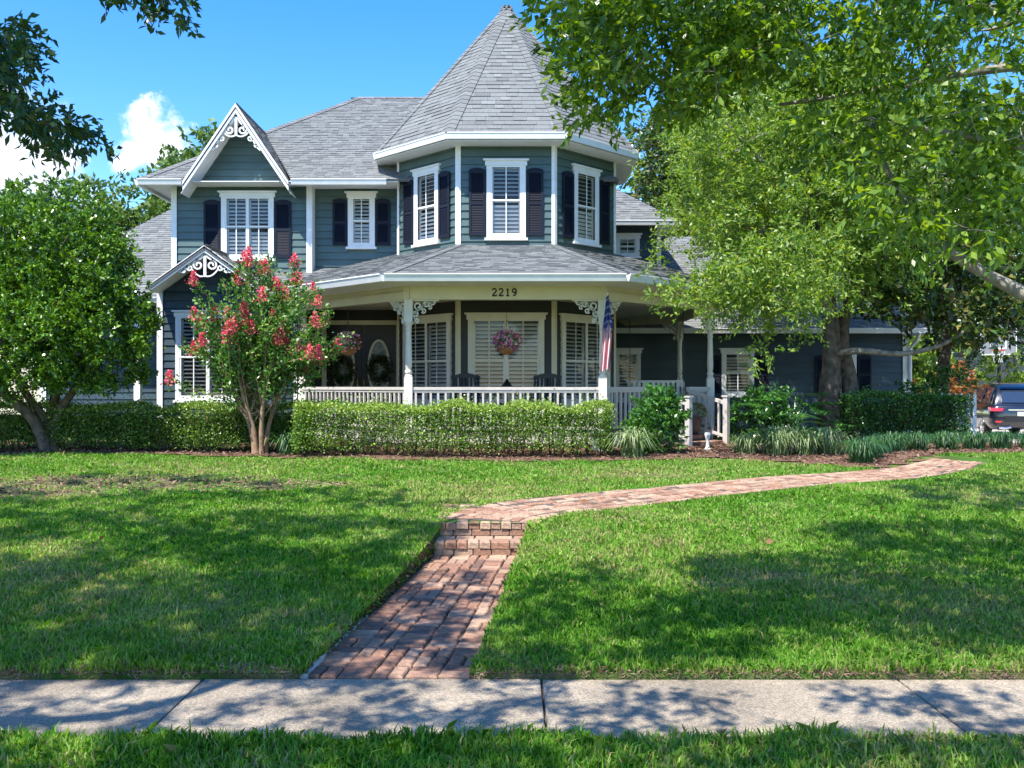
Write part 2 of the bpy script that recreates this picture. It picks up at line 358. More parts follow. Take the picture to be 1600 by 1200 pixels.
def aggregate_material():
    m = mat('exposed_aggregate', (.22, .20, .175), .85, .28, 1.3, .5, 120, .3)
    N = m.node_tree.nodes; L = m.node_tree.links; hv = [n for n in N if n.type == 'HUE_SAT'][0]
    tc = [n for n in N if n.type == 'TEX_COORD'][0]
    vo = N.new('ShaderNodeTexVoronoi'); vo.inputs['Scale'].default_value = 105; L.new(tc.outputs['Object'], vo.inputs['Vector'])
    r = N.new('ShaderNodeValToRGB'); e = r.color_ramp.elements; e[0].position = .1; e[0].color = (.20, .165, .12, 1); e[1].position = .9; e[1].color = (.37, .31, .235, 1)
    sp = N.new('ShaderNodeSeparateColor'); L.new(vo.outputs['Color'], sp.inputs[0]); L.new(sp.outputs[0], r.inputs[0]); L.new(r.outputs[0], hv.inputs['Color'])
    return m
M['aggregate'] = aggregate_material()
def sidewalk():
    mb = MB(); mb.box(-60, 60, 4.9, 6.03, -.14, -.03)
    root = tag(mb.build('sidewalk', M['mortar']), kind='structure')
    edges = [-30, -11.2, -9.0, -6.6, -4.3, -2.0, .19, 2.5, 4.85, 7.2, 9.5, 11.9, 30]
    for a, b in zip(edges[:-1], edges[1:]):
        m = MB(); g = .007; z = rng.uniform(-.002, .002)
        m.hexa([(a + g, 4.9, -.1), (b - g, 4.9, -.1), (b - g, 6.015, -.1), (a + g, 6.015, -.1), (a + g, 4.9, z), (b - g, 4.9, z), (b - g, 6.015, z), (a + g, 6.015, z)])
        o = m.build('slab', M['aggregate'], root)
        bv = o.modifiers.new('bevel', 'BEVEL'); bv.width = .008; bv.segments = 2
sidewalk()

def brick_walk():
    base = MB()
    ds = np.linspace(6.02, 9.7, 12)
    for a, b in zip(ds[:-1], ds[1:]):
        la, ra = path_lower(a); lb, rb = path_lower(b)
        base.poly([(la - .02, a, lower_z(a) - .022), (ra + .02, a, lower_z(a) - .022), (rb + .02, b, lower_z(b) - .022), (lb - .02, b, lower_z(b) - .022)])
    l, r = path_lower(9.72)
    base.box(l - .02, r + .03, 9.73, 10.16, .02, .235); base.box(l - .03, r + .1, 10.13, 10.36, .02, .395)
    T = np.gradient(UPC, axis=0); T = T / np.linalg.norm(T, axis=1, keepdims=True); Nn = np.stack([-T[:, 1], T[:, 0]], 1)
    def width(i): return np.interp(i * .05, [0, 1.2, 3, 7.2, 8.8], [.58, .52, .45, .43, .38])
    st = list(range(2, len(UPC), 6))
    for i, j in zip(st[:-1], st[1:]):
        q = []
        for k, sg in ((i, 1), (i, -1), (j, -1), (j, 1)):
            p = UPC[k] + Nn[k] * sg * width(k); q.append((p[0], p[1], float(terrain(p[0], p[1])) + .006))
        base.poly(q[::-1])
    root = tag(base.build('brick_path', M['mortar'], None, recalc=False), kind='structure')
    bricks = []                              # (centre, ux, uy, lx, ly, lz, near?)
    def cell(c, t, n, z, sl, w, ln, rotc):
        """two bricks in one cell of the basket weave"""
        for k in (-1, 1):
            j = rng.normal(size=3) * .0035
            if rotc: o = t * (k * ln * .25); dims = (w * .94, ln * .455)
            else: o = n * (k * w * .25); dims = (w * .455, ln * .94)
            p = c + o; bricks.append((np.array([p[0] + j[0], p[1] + j[1], z + sl * float(np.dot(o, t)) + j[2]]), n, t, dims[0], dims[1], .06, sl))
    k = 0; d = 6.03
    while d < 9.6:
        l, r = path_lower(d + .1); w = (r - l) / 5
        t = np.array([.133, 1.0]); t = t / np.linalg.norm(t); n = np.array([t[1], -t[0]])
        for c in range(5):
            x = l + (c + .5) * w + rng.normal() * .004; ln = .205
            cell(np.array([x, d + ln / 2]), t, n, lower_z(d + ln / 2), .031, w, ln, (c + k + (rng.random() < .3)) % 2 == 0)
        d += .207; k += 1
    # two steps: a stretcher course under a header course, treads behind
    for d0, ztop, ex in ((9.70, .27, 0.0), (10.11, .41, .06)):
        l, r = path_lower(9.72); l -= ex * .3; r += .02 + ex
        x = l
        while x < r - .05:
            w = rng.uniform(.105, .135) if rng.random() < .8 else .2
            w = min(w, r - x)
            bricks.append((np.array([x + w / 2, d0 + .10 + rng.normal() * .006, ztop + rng.normal() * .003]), np.array([1., 0]), np.array([0, 1.]), w - .010, .205, .072, 0)); x += w
        x = l
        while x < r - .04:
            w = min(rng.uniform(.19, .22), r - x)
            bricks.append((np.array([x + w / 2, d0 + .056 + rng.normal() * .004, ztop - .074]), np.array([1., 0]), np.array([0, 1.]), w - .012, .1, .066, 0)); x += w
        x = l
        while x < r - .04:
            w = min(.207, r - x)
            for q_ in ((.31,) if d0 < 10 else (.31, .515, .72, .925)): 
                if d0 > 10 and q_ > .6 and x + w / 2 > (-.1 if q_ < .8 else -.35): continue
                bricks.append((np.array([x + w / 2, d0 + q_, ztop - .003 if d0 < 10 else max(ztop, float(terrain(x, d0 + q_)) + .016)]), np.array([1., 0]), np.array([0, 1.]), w - .01, .196, .07, 0))
            x += w
    i = 3
    while i + 4 < len(UPC):
        wd = width(i) * 2 / 5
        for c in range(5):
            t = T[i + 2]; n = -Nn[i + 2]; p = UPC[i + 2] + n * ((c - 2) * wd); z = float(terrain(p[0], p[1])) + .012
            sl = float(terrain(p[0] + t[0] * .1, p[1] + t[1] * .1) - terrain(p[0] - t[0] * .1, p[1] - t[1] * .1)) / .2
            cell(p, t, n, z, sl, wd, .2, (c + i // 4 + (rng.random() < .3)) % 2 == 0)
        i += 4
    rest = MB()
    order = sorted(range(len(bricks)), key=lambda q: bricks[q][0][1])
    for rank, q in enumerate(order):
        p, n, t, lx, ly, lz, sl = bricks[q]
        tnt = float(np.clip(rng.beta(2, 2) + (.24 if p[1] > 9.6 else -.08), 0, 1))  # sunlight tinted into the upper walk, shade into the lower run
        mb = MB() if rank < 300 else rest
        cs = []
        for zz, ins in ((-lz, 0), (-.012, 0), (0, .010)):
            for a, b in ((-1, -1), (1, -1), (1, 1), (-1, 1)):
                e = n * a * (lx / 2 - ins) + t * b * (ly / 2 - ins); cs.append((p[0] + e[0], p[1] + e[1], p[2] + zz + sl * float(np.dot(e, t))))
        fs = [(8, 9, 10, 11)]
        for r_ in (0, 4):
            for a in range(4): fs.append((r_ + a, r_ + (a + 1) % 4, r_ + 4 + (a + 1) % 4, r_ + 4 + a))
        mb.add(cs, fs, tnt)
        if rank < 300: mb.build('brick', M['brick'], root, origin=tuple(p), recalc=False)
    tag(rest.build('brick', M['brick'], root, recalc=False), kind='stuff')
    # pale mortar edging beside the lower walk
    for side in (0, 1):
        d = 6.03
        while d < (9.9 if side else 7.3):
            ln = rng.uniform(.12, .4); m = MB(); x = path_lower(d + ln / 2)[side] + (.03 if side else -.03); w = rng.uniform(.02, .05); x0 = x - w; x1 = x + w; z = lower_z(d)
            s_ = .133 * ln
            m.hexa([(x0, d, z - .08), (x1, d, z - .08), (x1 + s_, d + ln, z - .08), (x0 + s_, d + ln, z - .08), (x0 + .01, d + .02, z + .02), (x1 - .01, d + .01, z + rng.uniform(.0, .05)), (x1 + s_ - .01, d + ln - .02, z + rng.uniform(.01, .06)), (x0 + s_ + .01, d + ln - .01, z + .02)])
            m.build('edging_stone', M['concrete'], root); d += ln + rng.uniform(.0, .06)
brick_walk()

def mulch_bed(name, outline, nchip):
    mb = MB(); n = len(outline); mb.poly([(x, d, float(terrain(x, d)) + .02) for x, d in outline], .3)
    P = np.array(outline); lo = P.min(0); hi = P.max(0); pts = []
    # subdivide so that the sheet follows the ground
    xs = np.arange(lo[0], hi[0] + .4, .4); ys = np.arange(lo[1], hi[1] + .3, .3); mb = MB()
    def inside(x, y):
        c = np.zeros(np.shape(x), bool)
        for i in range(n):
            x1, y1 = outline[i]; x2, y2 = outline[(i + 1) % n]
            cond = ((y1 > y) != (y2 > y)) & (x < (x2 - x1) * (y - y1) / (y2 - y1 + 1e-12) + x1); c ^= cond
        return c
    for a in xs:
        for b in ys:
            if inside(np.array(a + .2), np.array(b + .15)):
                mb.poly([(u, v, float(terrain(u, v)) + .018) for u, v in ((a, b), (a + .4, b), (a + .4, b + .3), (a, b + .3))], .3)
    root = tag(mb.build(name, M['mulch'], None, recalc=False), kind='structure')
    x = rng.uniform(lo[0] - .1, hi[0] + .1, nchip * 2); y = rng.uniform(lo[1] - .12, hi[1], nchip * 2); k = inside(x, y + rng.normal(size=len(x)) * .08); x = x[k]; y = y[k]
    z = terrain(x, y) + .02 + rng.random(len(x)) * .02; A = rng.normal(size=(len(x), 3)) * [1, 1, .25]
    tag(np_mesh('mulch_chip', leaf_quads(np.stack([x, y, z], 1), A, rng.uniform(.03, .09, len(x)), rng.uniform(.012, .03, len(x))), 4, M['mulch'], root), kind='stuff')
mulch_bed('mulch_bed', [(-11, 15.95), (-6, 15.7), (-4, 15.3), (-2, 14.98), (1.5, 14.85), (3.0, 15.0), (4.6, 15.5), (4.6, 18.4), (-11, 18.6)], 9000)
mulch_bed('mulch_bed', [(3.4, 15.1), (4.6, 14.5), (5.6, 14.15), (6.4, 14.9), (7.2, 15.6), (9.2, 16.35), (11, 16.8), (11, 19.5), (4.0, 19.5)], 5000)

# ------------------------------------------------------------------ house
CX, CY = -.12, 21.36
def octf(k, ap): a = math.radians(-90 + 45 * k); n = (math.cos(a), math.sin(a)); return Fr(CX + n[0] * ap, CY + n[1] * ap, *n)
def octc(k, ap, z): a = math.radians(-90 + 45 * k + 22.5); R = ap / math.cos(math.radians(22.5)); return Vector((CX + R * math.cos(a), CY + R * math.sin(a), z))   # corner right of face k
AT, AP, AE, AQ = 2.357, 4.36, 5.10, 2.84     # tower wall, porch posts, porch eave, tower eave
HB = terrain(0, 18.5)
HOUSE = thing('victorian_house', 'dark teal two-storey house with octagonal turret and wraparound porch', 'house', (CX, 20.0, float(HB)))
Z_FL = zr(-.87); Z_GR = .70; EA = zr(4.42)
def board_mesh(mb, fr, u0, u1, z0, z1, u0b=None, u1b=None):
    u0b = u0 if u0b is None else u0b; u1b = u1 if u1b is None else u1b
    mb.hexa([fr.p(u0, .034, z0), fr.p(u1, .034, z0), fr.p(u1, 0, z0), fr.p(u0, 0, z0), fr.p(u0b, .010, z1), fr.p(u1b, .010, z1), fr.p(u1b, 0, z1), fr.p(u0b, 0, z1)], float(rng.random()))
def wall(fr, u0, u1, z0, z1, m, ops=(), lim=None, course=.158, core=.14):
    w = MB()
    if lim is None:
        s = u0
        for a, b, c, e in sorted(ops):
            a += .06; b -= .06; c += .08; e -= .14
            if a > s + .005: w.fbox(fr, s, a, -core, 0, z0, z1)
            if c > z0 + .005: w.fbox(fr, a, b, -core, 0, z0, c)
            if e < z1 - .005: w.fbox(fr, a, b, -core, 0, e, z1)
            s = b
        if u1 > s + .005: w.fbox(fr, s, u1, -core, 0, z0, z1)
    else:
        a0, a1 = lim(z0); b0, b1 = lim(z1); w.hexa([fr.p(a0, 0, z0), fr.p(a1, 0, z0), fr.p(a1, -core, z0), fr.p(a0, -core, z0), fr.p(b0, 0, z1), fr.p(b1, 0, z1), fr.p(b1, -core, z1), fr.p(b0, -core, z1)])
    root = w.build('wall', m, HOUSE)
    z = z0
    while z < z1 - .03:
        zt = min(z + course + .004, z1); cuts = []
        for a, b, c, e in ops:
            if min(zt, e) - max(z, c) > .5 * (zt - z): cuts.append((a, b))
        cuts.sort(); A, B = (u0, u1) if lim is None else lim(z); At, Bt = (A, B) if lim is None else lim(zt)
        s = A; segs = []
        for a, b in cuts: segs.append((s, a)); s = b
        segs.append((s, B))
        for a, b in segs:
            if b - a > .04:
                cutu = [a, b]
                if lim is None and b - a > 2.2: cutu = [a, a + (b - a) * rng.uniform(.25, .75), b]
                for c0, c1 in zip(cutu[:-1], cutu[1:]):
                    mb = MB(); e0 = c0 + (.0015 if c0 != a else 0); e1 = c1 - (.0015 if c1 != b else 0); zj = z + rng.normal() * .0012
                    board_mesh(mb, fr, e0, e1, zj, zt, None if c0 != A else At, None if c1 != B else Bt)
                    mb.build('siding_board', m, root, recalc=False)
        z += course
    return root
def trim(fr, u0, u1, v0, v1, z0, z1, name='corner_board', m='white', parent=None):
    mb = MB(); mb.fbox(fr, u0, u1, v0, v1, z0, z1); return mb.build(name, M[m], parent or HOUSE, recalc=False)
LCACHE = {}
def window(fr, uc, z0, z1, w, cols, tm='white', sill=True, lit=False):
    """double-hung window: casing, head, sill, sashes with bars, panes, louvred blinds behind"""
    u0, u1 = uc - w / 2, uc + w / 2; c = .085; T_ = M[tm]
    f = MB(); f.fbox(fr, u0, u0 + c, 0.0, .062, z0, z1); f.fbox(fr, u1 - c, u1, 0.0, .062, z0, z1); f.fbox(fr, u0 + c, u1 - c, 0.0, .061, z0, z0 + .06)
    win = f.build('window', T_, HOUSE, recalc=False)
    h = MB(); h.fbox(fr, u0 - .03, u1 + .03, 0, .07, z1, z1 + .10); h.fbox(fr, u0 - .07, u1 + .07, 0, .10, z1 + .10, z1 + .135); h.build('head_casing', T_, win, recalc=False)
    if sill:
        s = MB(); s.fbox(fr, u0 - .04, u1 + .04, 0, .10, z0 - .05, z0); s.build('sill', T_, win, recalc=False)
    a0, a1, b0, b1 = u0 + c, u1 - c, z0 + .06, z1
    d = MB(); d.fbox(fr, a0 - .05, a1 + .05, -.150, -.142, b0 - .05, b1 + .05); d.build('dark_backing', M['dark'], win, recalc=False)  # flat panel coloured dark to stand for the unlit room
    zm = (b0 + b1) / 2; sw = .035
    npan = max(1, cols // 2); pw = (a1 - a0) / npan
    for sz0, sz1, v in ((b0, zm + .015, .040), (zm - .015, b1, .046)):
        sm = MB()
        for k in range(npan):
            p0, p1 = a0 + k * pw, a0 + (k + 1) * pw
            sm.fbox(fr, p0, p0 + sw, v, v + .012, sz0, sz1); sm.fbox(fr, p1 - sw, p1, v, v + .012, sz0, sz1)
            sm.fbox(fr, p0 + sw, p1 - sw, v, v + .012, sz0, sz0 + sw); sm.fbox(fr, p0 + sw, p1 - sw, v, v + .012, sz1 - sw, sz1)
            n = cols // npan
            for j in range(1, n): uu = p0 + pw * j / n; sm.fbox(fr, uu - .010, uu + .010, v, v + .009, sz0 + sw, sz1 - sw)
        sm.build('sash', T_, win, recalc=False)
        for k in range(npan):
            g = MB(); p0, p1 = a0 + k * pw + sw, a0 + (k + 1) * pw - sw; g.poly([fr.p(p0, v + .004, sz0 + sw), fr.p(p1, v + .004, sz0 + sw), fr.p(p1, v + .004, sz1 - sw), fr.p(p0, v + .004, sz1 - sw)]); g.build('pane', M['glass'], win, recalc=False)
    # louvres
    ang = math.atan2(fr.u[1], fr.u[0])
    for k in range(npan):
        p0, p1 = a0 + k * pw + .015, a0 + (k + 1) * pw - .015
        fm = MB(); fm.fbox(fr, p0, p0 + .045, -.045, -.012, b0, b1); fm.fbox(fr, p1 - .045, p1, -.045, -.012, b0, b1)
        for q in (b0, zm - .03, b1 - .06): fm.fbox(fr, p0 + .045, p1 - .045, -.045, -.012, q, q + .06)
        fm.build('blind_frame', M['louver'], win, recalc=False)
        lw = p1 - p0 - .09; key = round(lw, 3)
        if key not in LCACHE:
            l = MB(); hw = lw / 2; l.hexa([(-hw, -.030, -.020), (hw, -.030, -.020), (hw, .030, .010), (-hw, .030, .010), (-hw, -.031, -.011), (hw, -.031, -.011), (hw, .029, .019), (-hw, .029, .019)])
            LCACHE[key] = l.mesh('louver', M['louver'])
        z = b0 + .10; up_ = zr(2.0) < z0; tl_ = (rng.uniform(.35, .75) if up_ else rng.uniform(-.1, .3), rng.uniform(-.1, .3))
        while z < b1 - .08:
            if abs(z - zm) > .06:
                R3 = Matrix.Rotation(ang, 3, 'Z') @ Matrix.Rotation(tl_[0] if z < zm else tl_[1], 3, 'X')
                o = add_obj('louver', LCACHE[key], win, fr.p((p0 + p1) / 2, -.030, z), R3.to_euler())
            z += .082
    return win
def shutter(fr, u0, u1, z0, z1):
    mb = MB(); s = .05; v0, v1 = .036, .068
    mb.fbox(fr, u0, u0 + s, v0, v1, z0, z1); mb.fbox(fr, u1 - s, u1, v0, v1, z0, z1)
    zm = z0 + (z1 - z0) * .47
    for a in (z0, zm, z1 - .07): mb.fbox(fr, u0 + s, u1 - s, v0, v1 - .002, a, a + .07)
    n = 8; uc = (u0 + u1) / 2; hw = (u1 - u0) / 2      # shallow arched top rail
    P = [(uc - hw + 2 * hw * i / n, z1 + .045 * (1 - ((i - n / 2) / (n / 2)) ** 2)) for i in range(n + 1)]
    for i in range(n):
        mb.hexa([fr.p(P[i][0], v1, z1 - .001), fr.p(P[i + 1][0], v1, z1 - .001), fr.p(P[i + 1][0], v0, z1 - .001), fr.p(P[i][0], v0, z1 - .001), fr.p(P[i][0], v1, P[i][1]), fr.p(P[i + 1][0], v1, P[i + 1][1]), fr.p(P[i + 1][0], v0, P[i + 1][1]), fr.p(P[i][0], v0, P[i][1])])
    sh = mb.build('shutter', M['shutter'], HOUSE)
    sl = MB(); z = z0 + .08
    while z < z1 - .09:
        if not (zm - .02 < z < zm + .075):
            sl.hexa([fr.p(u0 + s, v1 - .006, z), fr.p(u1 - s, v1 - .006, z), fr.p(u1 - s, v0 + .01, z + .004), fr.p(u0 + s, v0 + .01, z + .004), fr.p(u0 + s, v1 - .010, z + .006), fr.p(u1 - s, v1 - .010, z + .006), fr.p(u1 - s, v0 + .004, z + .036), fr.p(u0 + s, v0 + .004, z + .036)])
        z += .034
    bk = sl; bk.fbox(fr, u0 + s, u1 - s, v0 - .002, v0 + .004, z0 + .02, z1 - .02)
    tag(bk.build('slats', M['shutter'], sh), kind='stuff')
# ---- roofs
SH_LEFT = [300]
def roof(poly, name='roof', individual=False, expo=.125, tabw=.20, thick=.05):
    """planar polygon (first edge is the eave, counter-clockwise from outside); decked and shingled"""
    P = [Vector(p) for p in poly]; u = (P[1] - P[0]).normalized(); n = Vector((0, 0, 0))
    for i in range(1, len(P) - 1): n += (P[i] - P[0]).cross(P[i + 1] - P[0])
    n.normalize()
    if n.z < 0: n = -n
    w = n.cross(u)
    if w.z < 0: w = -w
    dk = MB(); dk.slab(P if ((P[1] - P[0]).cross(P[2] - P[0])).dot(n) > 0 else P[::-1], thick); root = dk.build(name, M['deck'], HOUSE)
    Q = [((p - P[0]).dot(u), (p - P[0]).dot(w)) for p in P]; top = max(q[1] for q in Q); joined = MB(); row = 0; y = -.02
    while y < top - .02:
        ym = min(max(y + expo * .5, 1e-4), top - 1e-4); xs = []
        for i in range(len(Q)):
            (x1, y1), (x2, y2) = Q[i], Q[(i + 1) % len(Q)]
            if (y1 > ym) != (y2 > ym): xs.append(x1 + (x2 - x1) * (ym - y1) / (y2 - y1))
        if len(xs) >= 2:
            a, b = min(xs), max(xs); x = a - rng.uniform(0, tabw)
            while x < b:
                wd = tabw * rng.uniform(.55, 1.25); s, e = max(x, a), min(x + wd, b)
                if e - s > .02:
                    lift = .013 + (.008 if rng.random() < .45 else 0) + rng.uniform(-.001, .001); q = []
                    for yy, h0, h1 in ((y, .002, lift), (y + expo * 1.05, .001, .0045)):
                        for hh in (h0, h1): q.append([P[0] + u * s + w * yy + n * hh, P[0] + u * (e - .004) + w * yy + n * hh])
                    pts = [q[0][0], q[0][1], q[2][1], q[2][0], q[1][0], q[1][1], q[3][1], q[3][0]]
                    tn = float(np.clip(rng.normal(.5, .24), 0, 1))
                    if individual and SH_LEFT[0] > 0:
                        mb = MB(); mb.hexa(pts, tn); mb.build('shingle', M['shingle'], root, recalc=False); SH_LEFT[0] -= 1
                    else: joined.hexa(pts, tn)
                x += wd
        y += expo; row += 1
    if joined.v: tag(joined.build('shingles', M['shingle'], root, recalc=False), kind='stuff')
    return root
def ridge_cap(a, b, n1, n2, name='ridge_cap', w=.15, step=.15):
    a = Vector(a); b = Vector(b); d = (b - a); L_ = d.length; d.normalize(); mb = MB(); s = 0
    n1 = Vector(n1).normalized(); n2 = Vector(n2).normalized(); s1 = d.cross(n1); s2 = d.cross(n2)
    if s1.dot(n2) > 0: s1 = -s1
    if s2.dot(n1) > 0: s2 = -s2
    while s < L_:
        e = min(s + step * 1.3, L_); p, q = a + d * s, a + d * e; up = (n1 + n2).normalized(); t = float(np.clip(rng.normal(.35, .2), 0, 1))
        for sd, nn in ((s1, n1), (s2, n2)):
            mb.hexa([p + sd * w + nn * .016, p + up * .018, q + up * .010, q + sd * w + nn * .010, p + sd * w + nn * .034, p + up * .036, q + up * .024, q + sd * w + nn * .020], t)
        s += step
    return tag(mb.build(name, M['shingle'], HOUSE), kind='stuff')
def gutter(pts, h=.12, w=.11, m='white', name='gutter'):
    """box gutter along the eave polyline; pts at the top outer edge of the roof deck"""
    mb = MB()
    for a, b in zip(pts[:-1], pts[1:]):
        a = Vector(a); b = Vector(b); d = (b - a); d.z = 0; d.normalize(); o = Vector((d.y, -d.x, 0))
        q = []
        for z0, wo in ((-h, .6), (-.02, 1.0)):
            for p, off in ((a, 0), (b, 0)): pass
        A0 = a + o * .005; B0 = b + o * .005; A1 = a + o * w; B1 = b + o * w; dz = Vector((0, 0, -h)); tz = Vector((0, 0, -.015))
        mb.hexa([A0 + dz + o * w * .6, B0 + dz + o * w * .6, B0 + dz, A0 + dz, A1 + tz, B1 + tz, B0 + tz, A0 + tz])
        mb.hexa([A1 + tz + o * .008, B1 + tz + o * .008, B1 + tz - o * .012, A1 + tz - o * .012, A1 + o * .008 - tz * .3, B1 + o * .008 - tz * .3, B1 - o * .012 - tz * .3, A1 - o * .012 - tz * .3])
    return mb.build(name, M[m], HOUSE)

# tower walls, both storeys
def face_half(ap): return ap * math.tan(math.radians(22.5))
ht = face_half(AT); Z_TB = zr(2.80); Z_TT = zr(4.93)
for k in range(-3, 4):
    fr = octf(k, AT)
    if abs(k) <= 2:
        w2 = .80; zb, zt = zr(3.02), zr(4.50)
        ops = [(-w2 / 2, w2 / 2, zb - .04, zt + .10)] if abs(k) <= 1 else []
        wall(fr, -ht, ht, Z_TB, Z_TT, M['siding'], ops)
        if abs(k) <= 1:
            window(fr, 0, zb, zt, w2, 2)
            shutter(fr, -w2 / 2 - .36, -w2 / 2 - .02, zb + .05, zt - .09); shutter(fr, w2 / 2 + .02, w2 / 2 + .36, zb + .05, zt - .09)
        ops = [(-.80, .80, zr(-.42), zr(1.42))] if abs(k) <= 1 else []
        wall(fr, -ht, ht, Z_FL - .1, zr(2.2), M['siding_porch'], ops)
        if abs(k) <= 1: window(fr, 0, zr(-.38), zr(1.36), 1.56, 4, 'post')
for k in range(-2, 2):                        # corner boards wrap each tower corner
    p = octc(k, AT, 0); a = math.radians(-90 + 45 * k + 22.5); n = (math.cos(a), math.sin(a)); fr = Fr(p.x, p.y, *n)
    for z0, z1, mm in ((Z_TB, Z_TT, 'white'), (Z_FL, zr(2.2), 'cream')):
        mb = MB(); mb.hexa([fr.p(-.062, .022, z0), fr.p(0, .050, z0), fr.p(.062, .022, z0), fr.p(0, -.04, z0), fr.p(-.062, .022, z1), fr.p(0, .050, z1), fr.p(.062, .022, z1), fr.p(0, -.04, z1)])
        mb.build('corner_board', M[mm], HOUSE)
# tower eave and cone
ze = zr(5.05); apex = Vector((CX, CY, zr(8.74)))
for k in range(-4, 4):
    a, b = octc(k - 1, AQ, ze), octc(k, AQ, ze)
    if k >= -3 and k <= 3:
        roof([a, b, apex], 'turret_roof', False, .135, .27)
    mb = MB(); zi = zr(4.90); ai, bi = octc(k - 1, AT - .05, zi), octc(k, AT - .05, zi); ao, bo = octc(k - 1, AQ - .01, zi), octc(k, AQ - .01, zi)
    mb.slab([ao, ai, bi, bo], .02); mb.build('soffit', M['soffit'], HOUSE)
for k in range(-4, 4):
    g = [octc(k - 1, AQ, ze), octc(k, AQ, ze)]; gutter(g, .125, .06)
def nrm(a, b, c): n = (Vector(b) - Vector(a)).cross(Vector(c) - Vector(a)); n.normalize(); return n if n.z > 0 else -n
for k in range(-3, 3):
    a, b, c = octc(k - 1, AQ, ze), octc(k, AQ, ze), octc(k + 1, AQ, ze)
    ridge_cap(b, apex, nrm(a, b, apex), nrm(b, c, apex), 'hip_cap', .14, .14)

# porch roof
zpe, zpi = zr(1.96), zr(2.88); slope = (zpi - zpe) / (AE - AT)
def diagz(x, d): q = (-(x - CX) - (d - CY)) * .70711; return zpe + (AE - q) * slope
# front face first, so its nearest courses are single shingles
roof([octc(-1, AE, zpe), octc(0, AE, zpe), octc(0, AT, zpi), octc(-1, AT, zpi)], 'porch_roof', True)
roof([octc(0, AE, zpe), octc(1, AE, zpe), octc(1, AT, zpi), octc(0, AT, zpi)], 'porch_roof')
roof([octc(1, AE, zpe), octc(2, AE, zpe), octc(2, AT, zpi), octc(1, AT, zpi)], 'porch_roof')
roof([octc(2, AE, zpe), octc(3, AE, zpe), octc(3, AT, zpi), octc(2, AT, zpi)], 'porch_roof')
A_, B_ = octc(-2, AE, zpe), octc(-1, AE, zpe)
E_ = Vector((-2.48, 20.75, diagz(-2.48, 20.75))); F_ = Vector((-3.81, 20.75, diagz(-3.81, 20.75)))
roof([A_, B_, octc(-1, AT, zpi), octc(-2, AT, zpi), E_, F_], 'porch_roof')
for k in (-1, 0, 1, 2):
    f = lambda q: nrm(octc(q - 1, AE, zpe), octc(q, AE, zpe), octc(q, AT, zpi))
    ridge_cap(octc(k, AE, zpe), octc(k, AT, zpi), f(k), f(k + 1), 'hip_cap', .13, .14)
for k in range(-1, 4):
    gutter([octc(k - 1, AE, zpe), octc(k, AE, zpe)], .13, .11)
    mb = MB(); zi = zr(1.83); mb.slab([octc(k - 1, AE - .01, zi), octc(k - 1, AP - .1, zi), octc(k, AP - .1, zi), octc(k, AE - .01, zi)], .015); mb.build('soffit', M['soffit'], HOUSE)
# left one-storey front under the small gable
XL, XR = -7.42, -4.48
frL = Fr(0, 19.6, 0, -1)
sk_s = .42; zs0 = zr(1.93)
roof([(-7.48, 19.66, zs0 + .56 * sk_s), (-4.95, 19.66, zs0 + .56 * sk_s), (F_.x, 20.75, zs0 + 1.65 * sk_s), (-7.48, 20.75, zs0 + 1.65 * sk_s)], 'lower_roof')
gx, gz, gt, gh = -6.30, zr(2.86), zr(2.05), 1.14
for sg in (-1, 1):
    a, b, c, d = (gx + sg * gh, 18.98, gt), (gx, 18.98, gz), (gx, 20.6, gz), (gx + sg * gh, 20.6, gt)
    roof([a, d, c, b] if sg > 0 else [d, a, b, c], 'gable_roof', False, .135)
wn = (-6.41, 1.36)
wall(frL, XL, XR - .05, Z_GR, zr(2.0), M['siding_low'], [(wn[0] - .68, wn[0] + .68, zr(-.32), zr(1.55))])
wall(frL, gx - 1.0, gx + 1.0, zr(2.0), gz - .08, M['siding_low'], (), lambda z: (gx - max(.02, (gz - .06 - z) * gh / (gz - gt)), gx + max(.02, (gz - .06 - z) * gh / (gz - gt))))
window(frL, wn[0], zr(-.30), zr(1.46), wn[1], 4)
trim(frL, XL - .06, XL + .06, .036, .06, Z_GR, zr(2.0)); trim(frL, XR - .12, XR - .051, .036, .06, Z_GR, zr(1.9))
frLs = Fr(XL, 0, -1, 0); wall(frLs, -24, -19.6, Z_GR, zr(2.0), M['siding_low'])
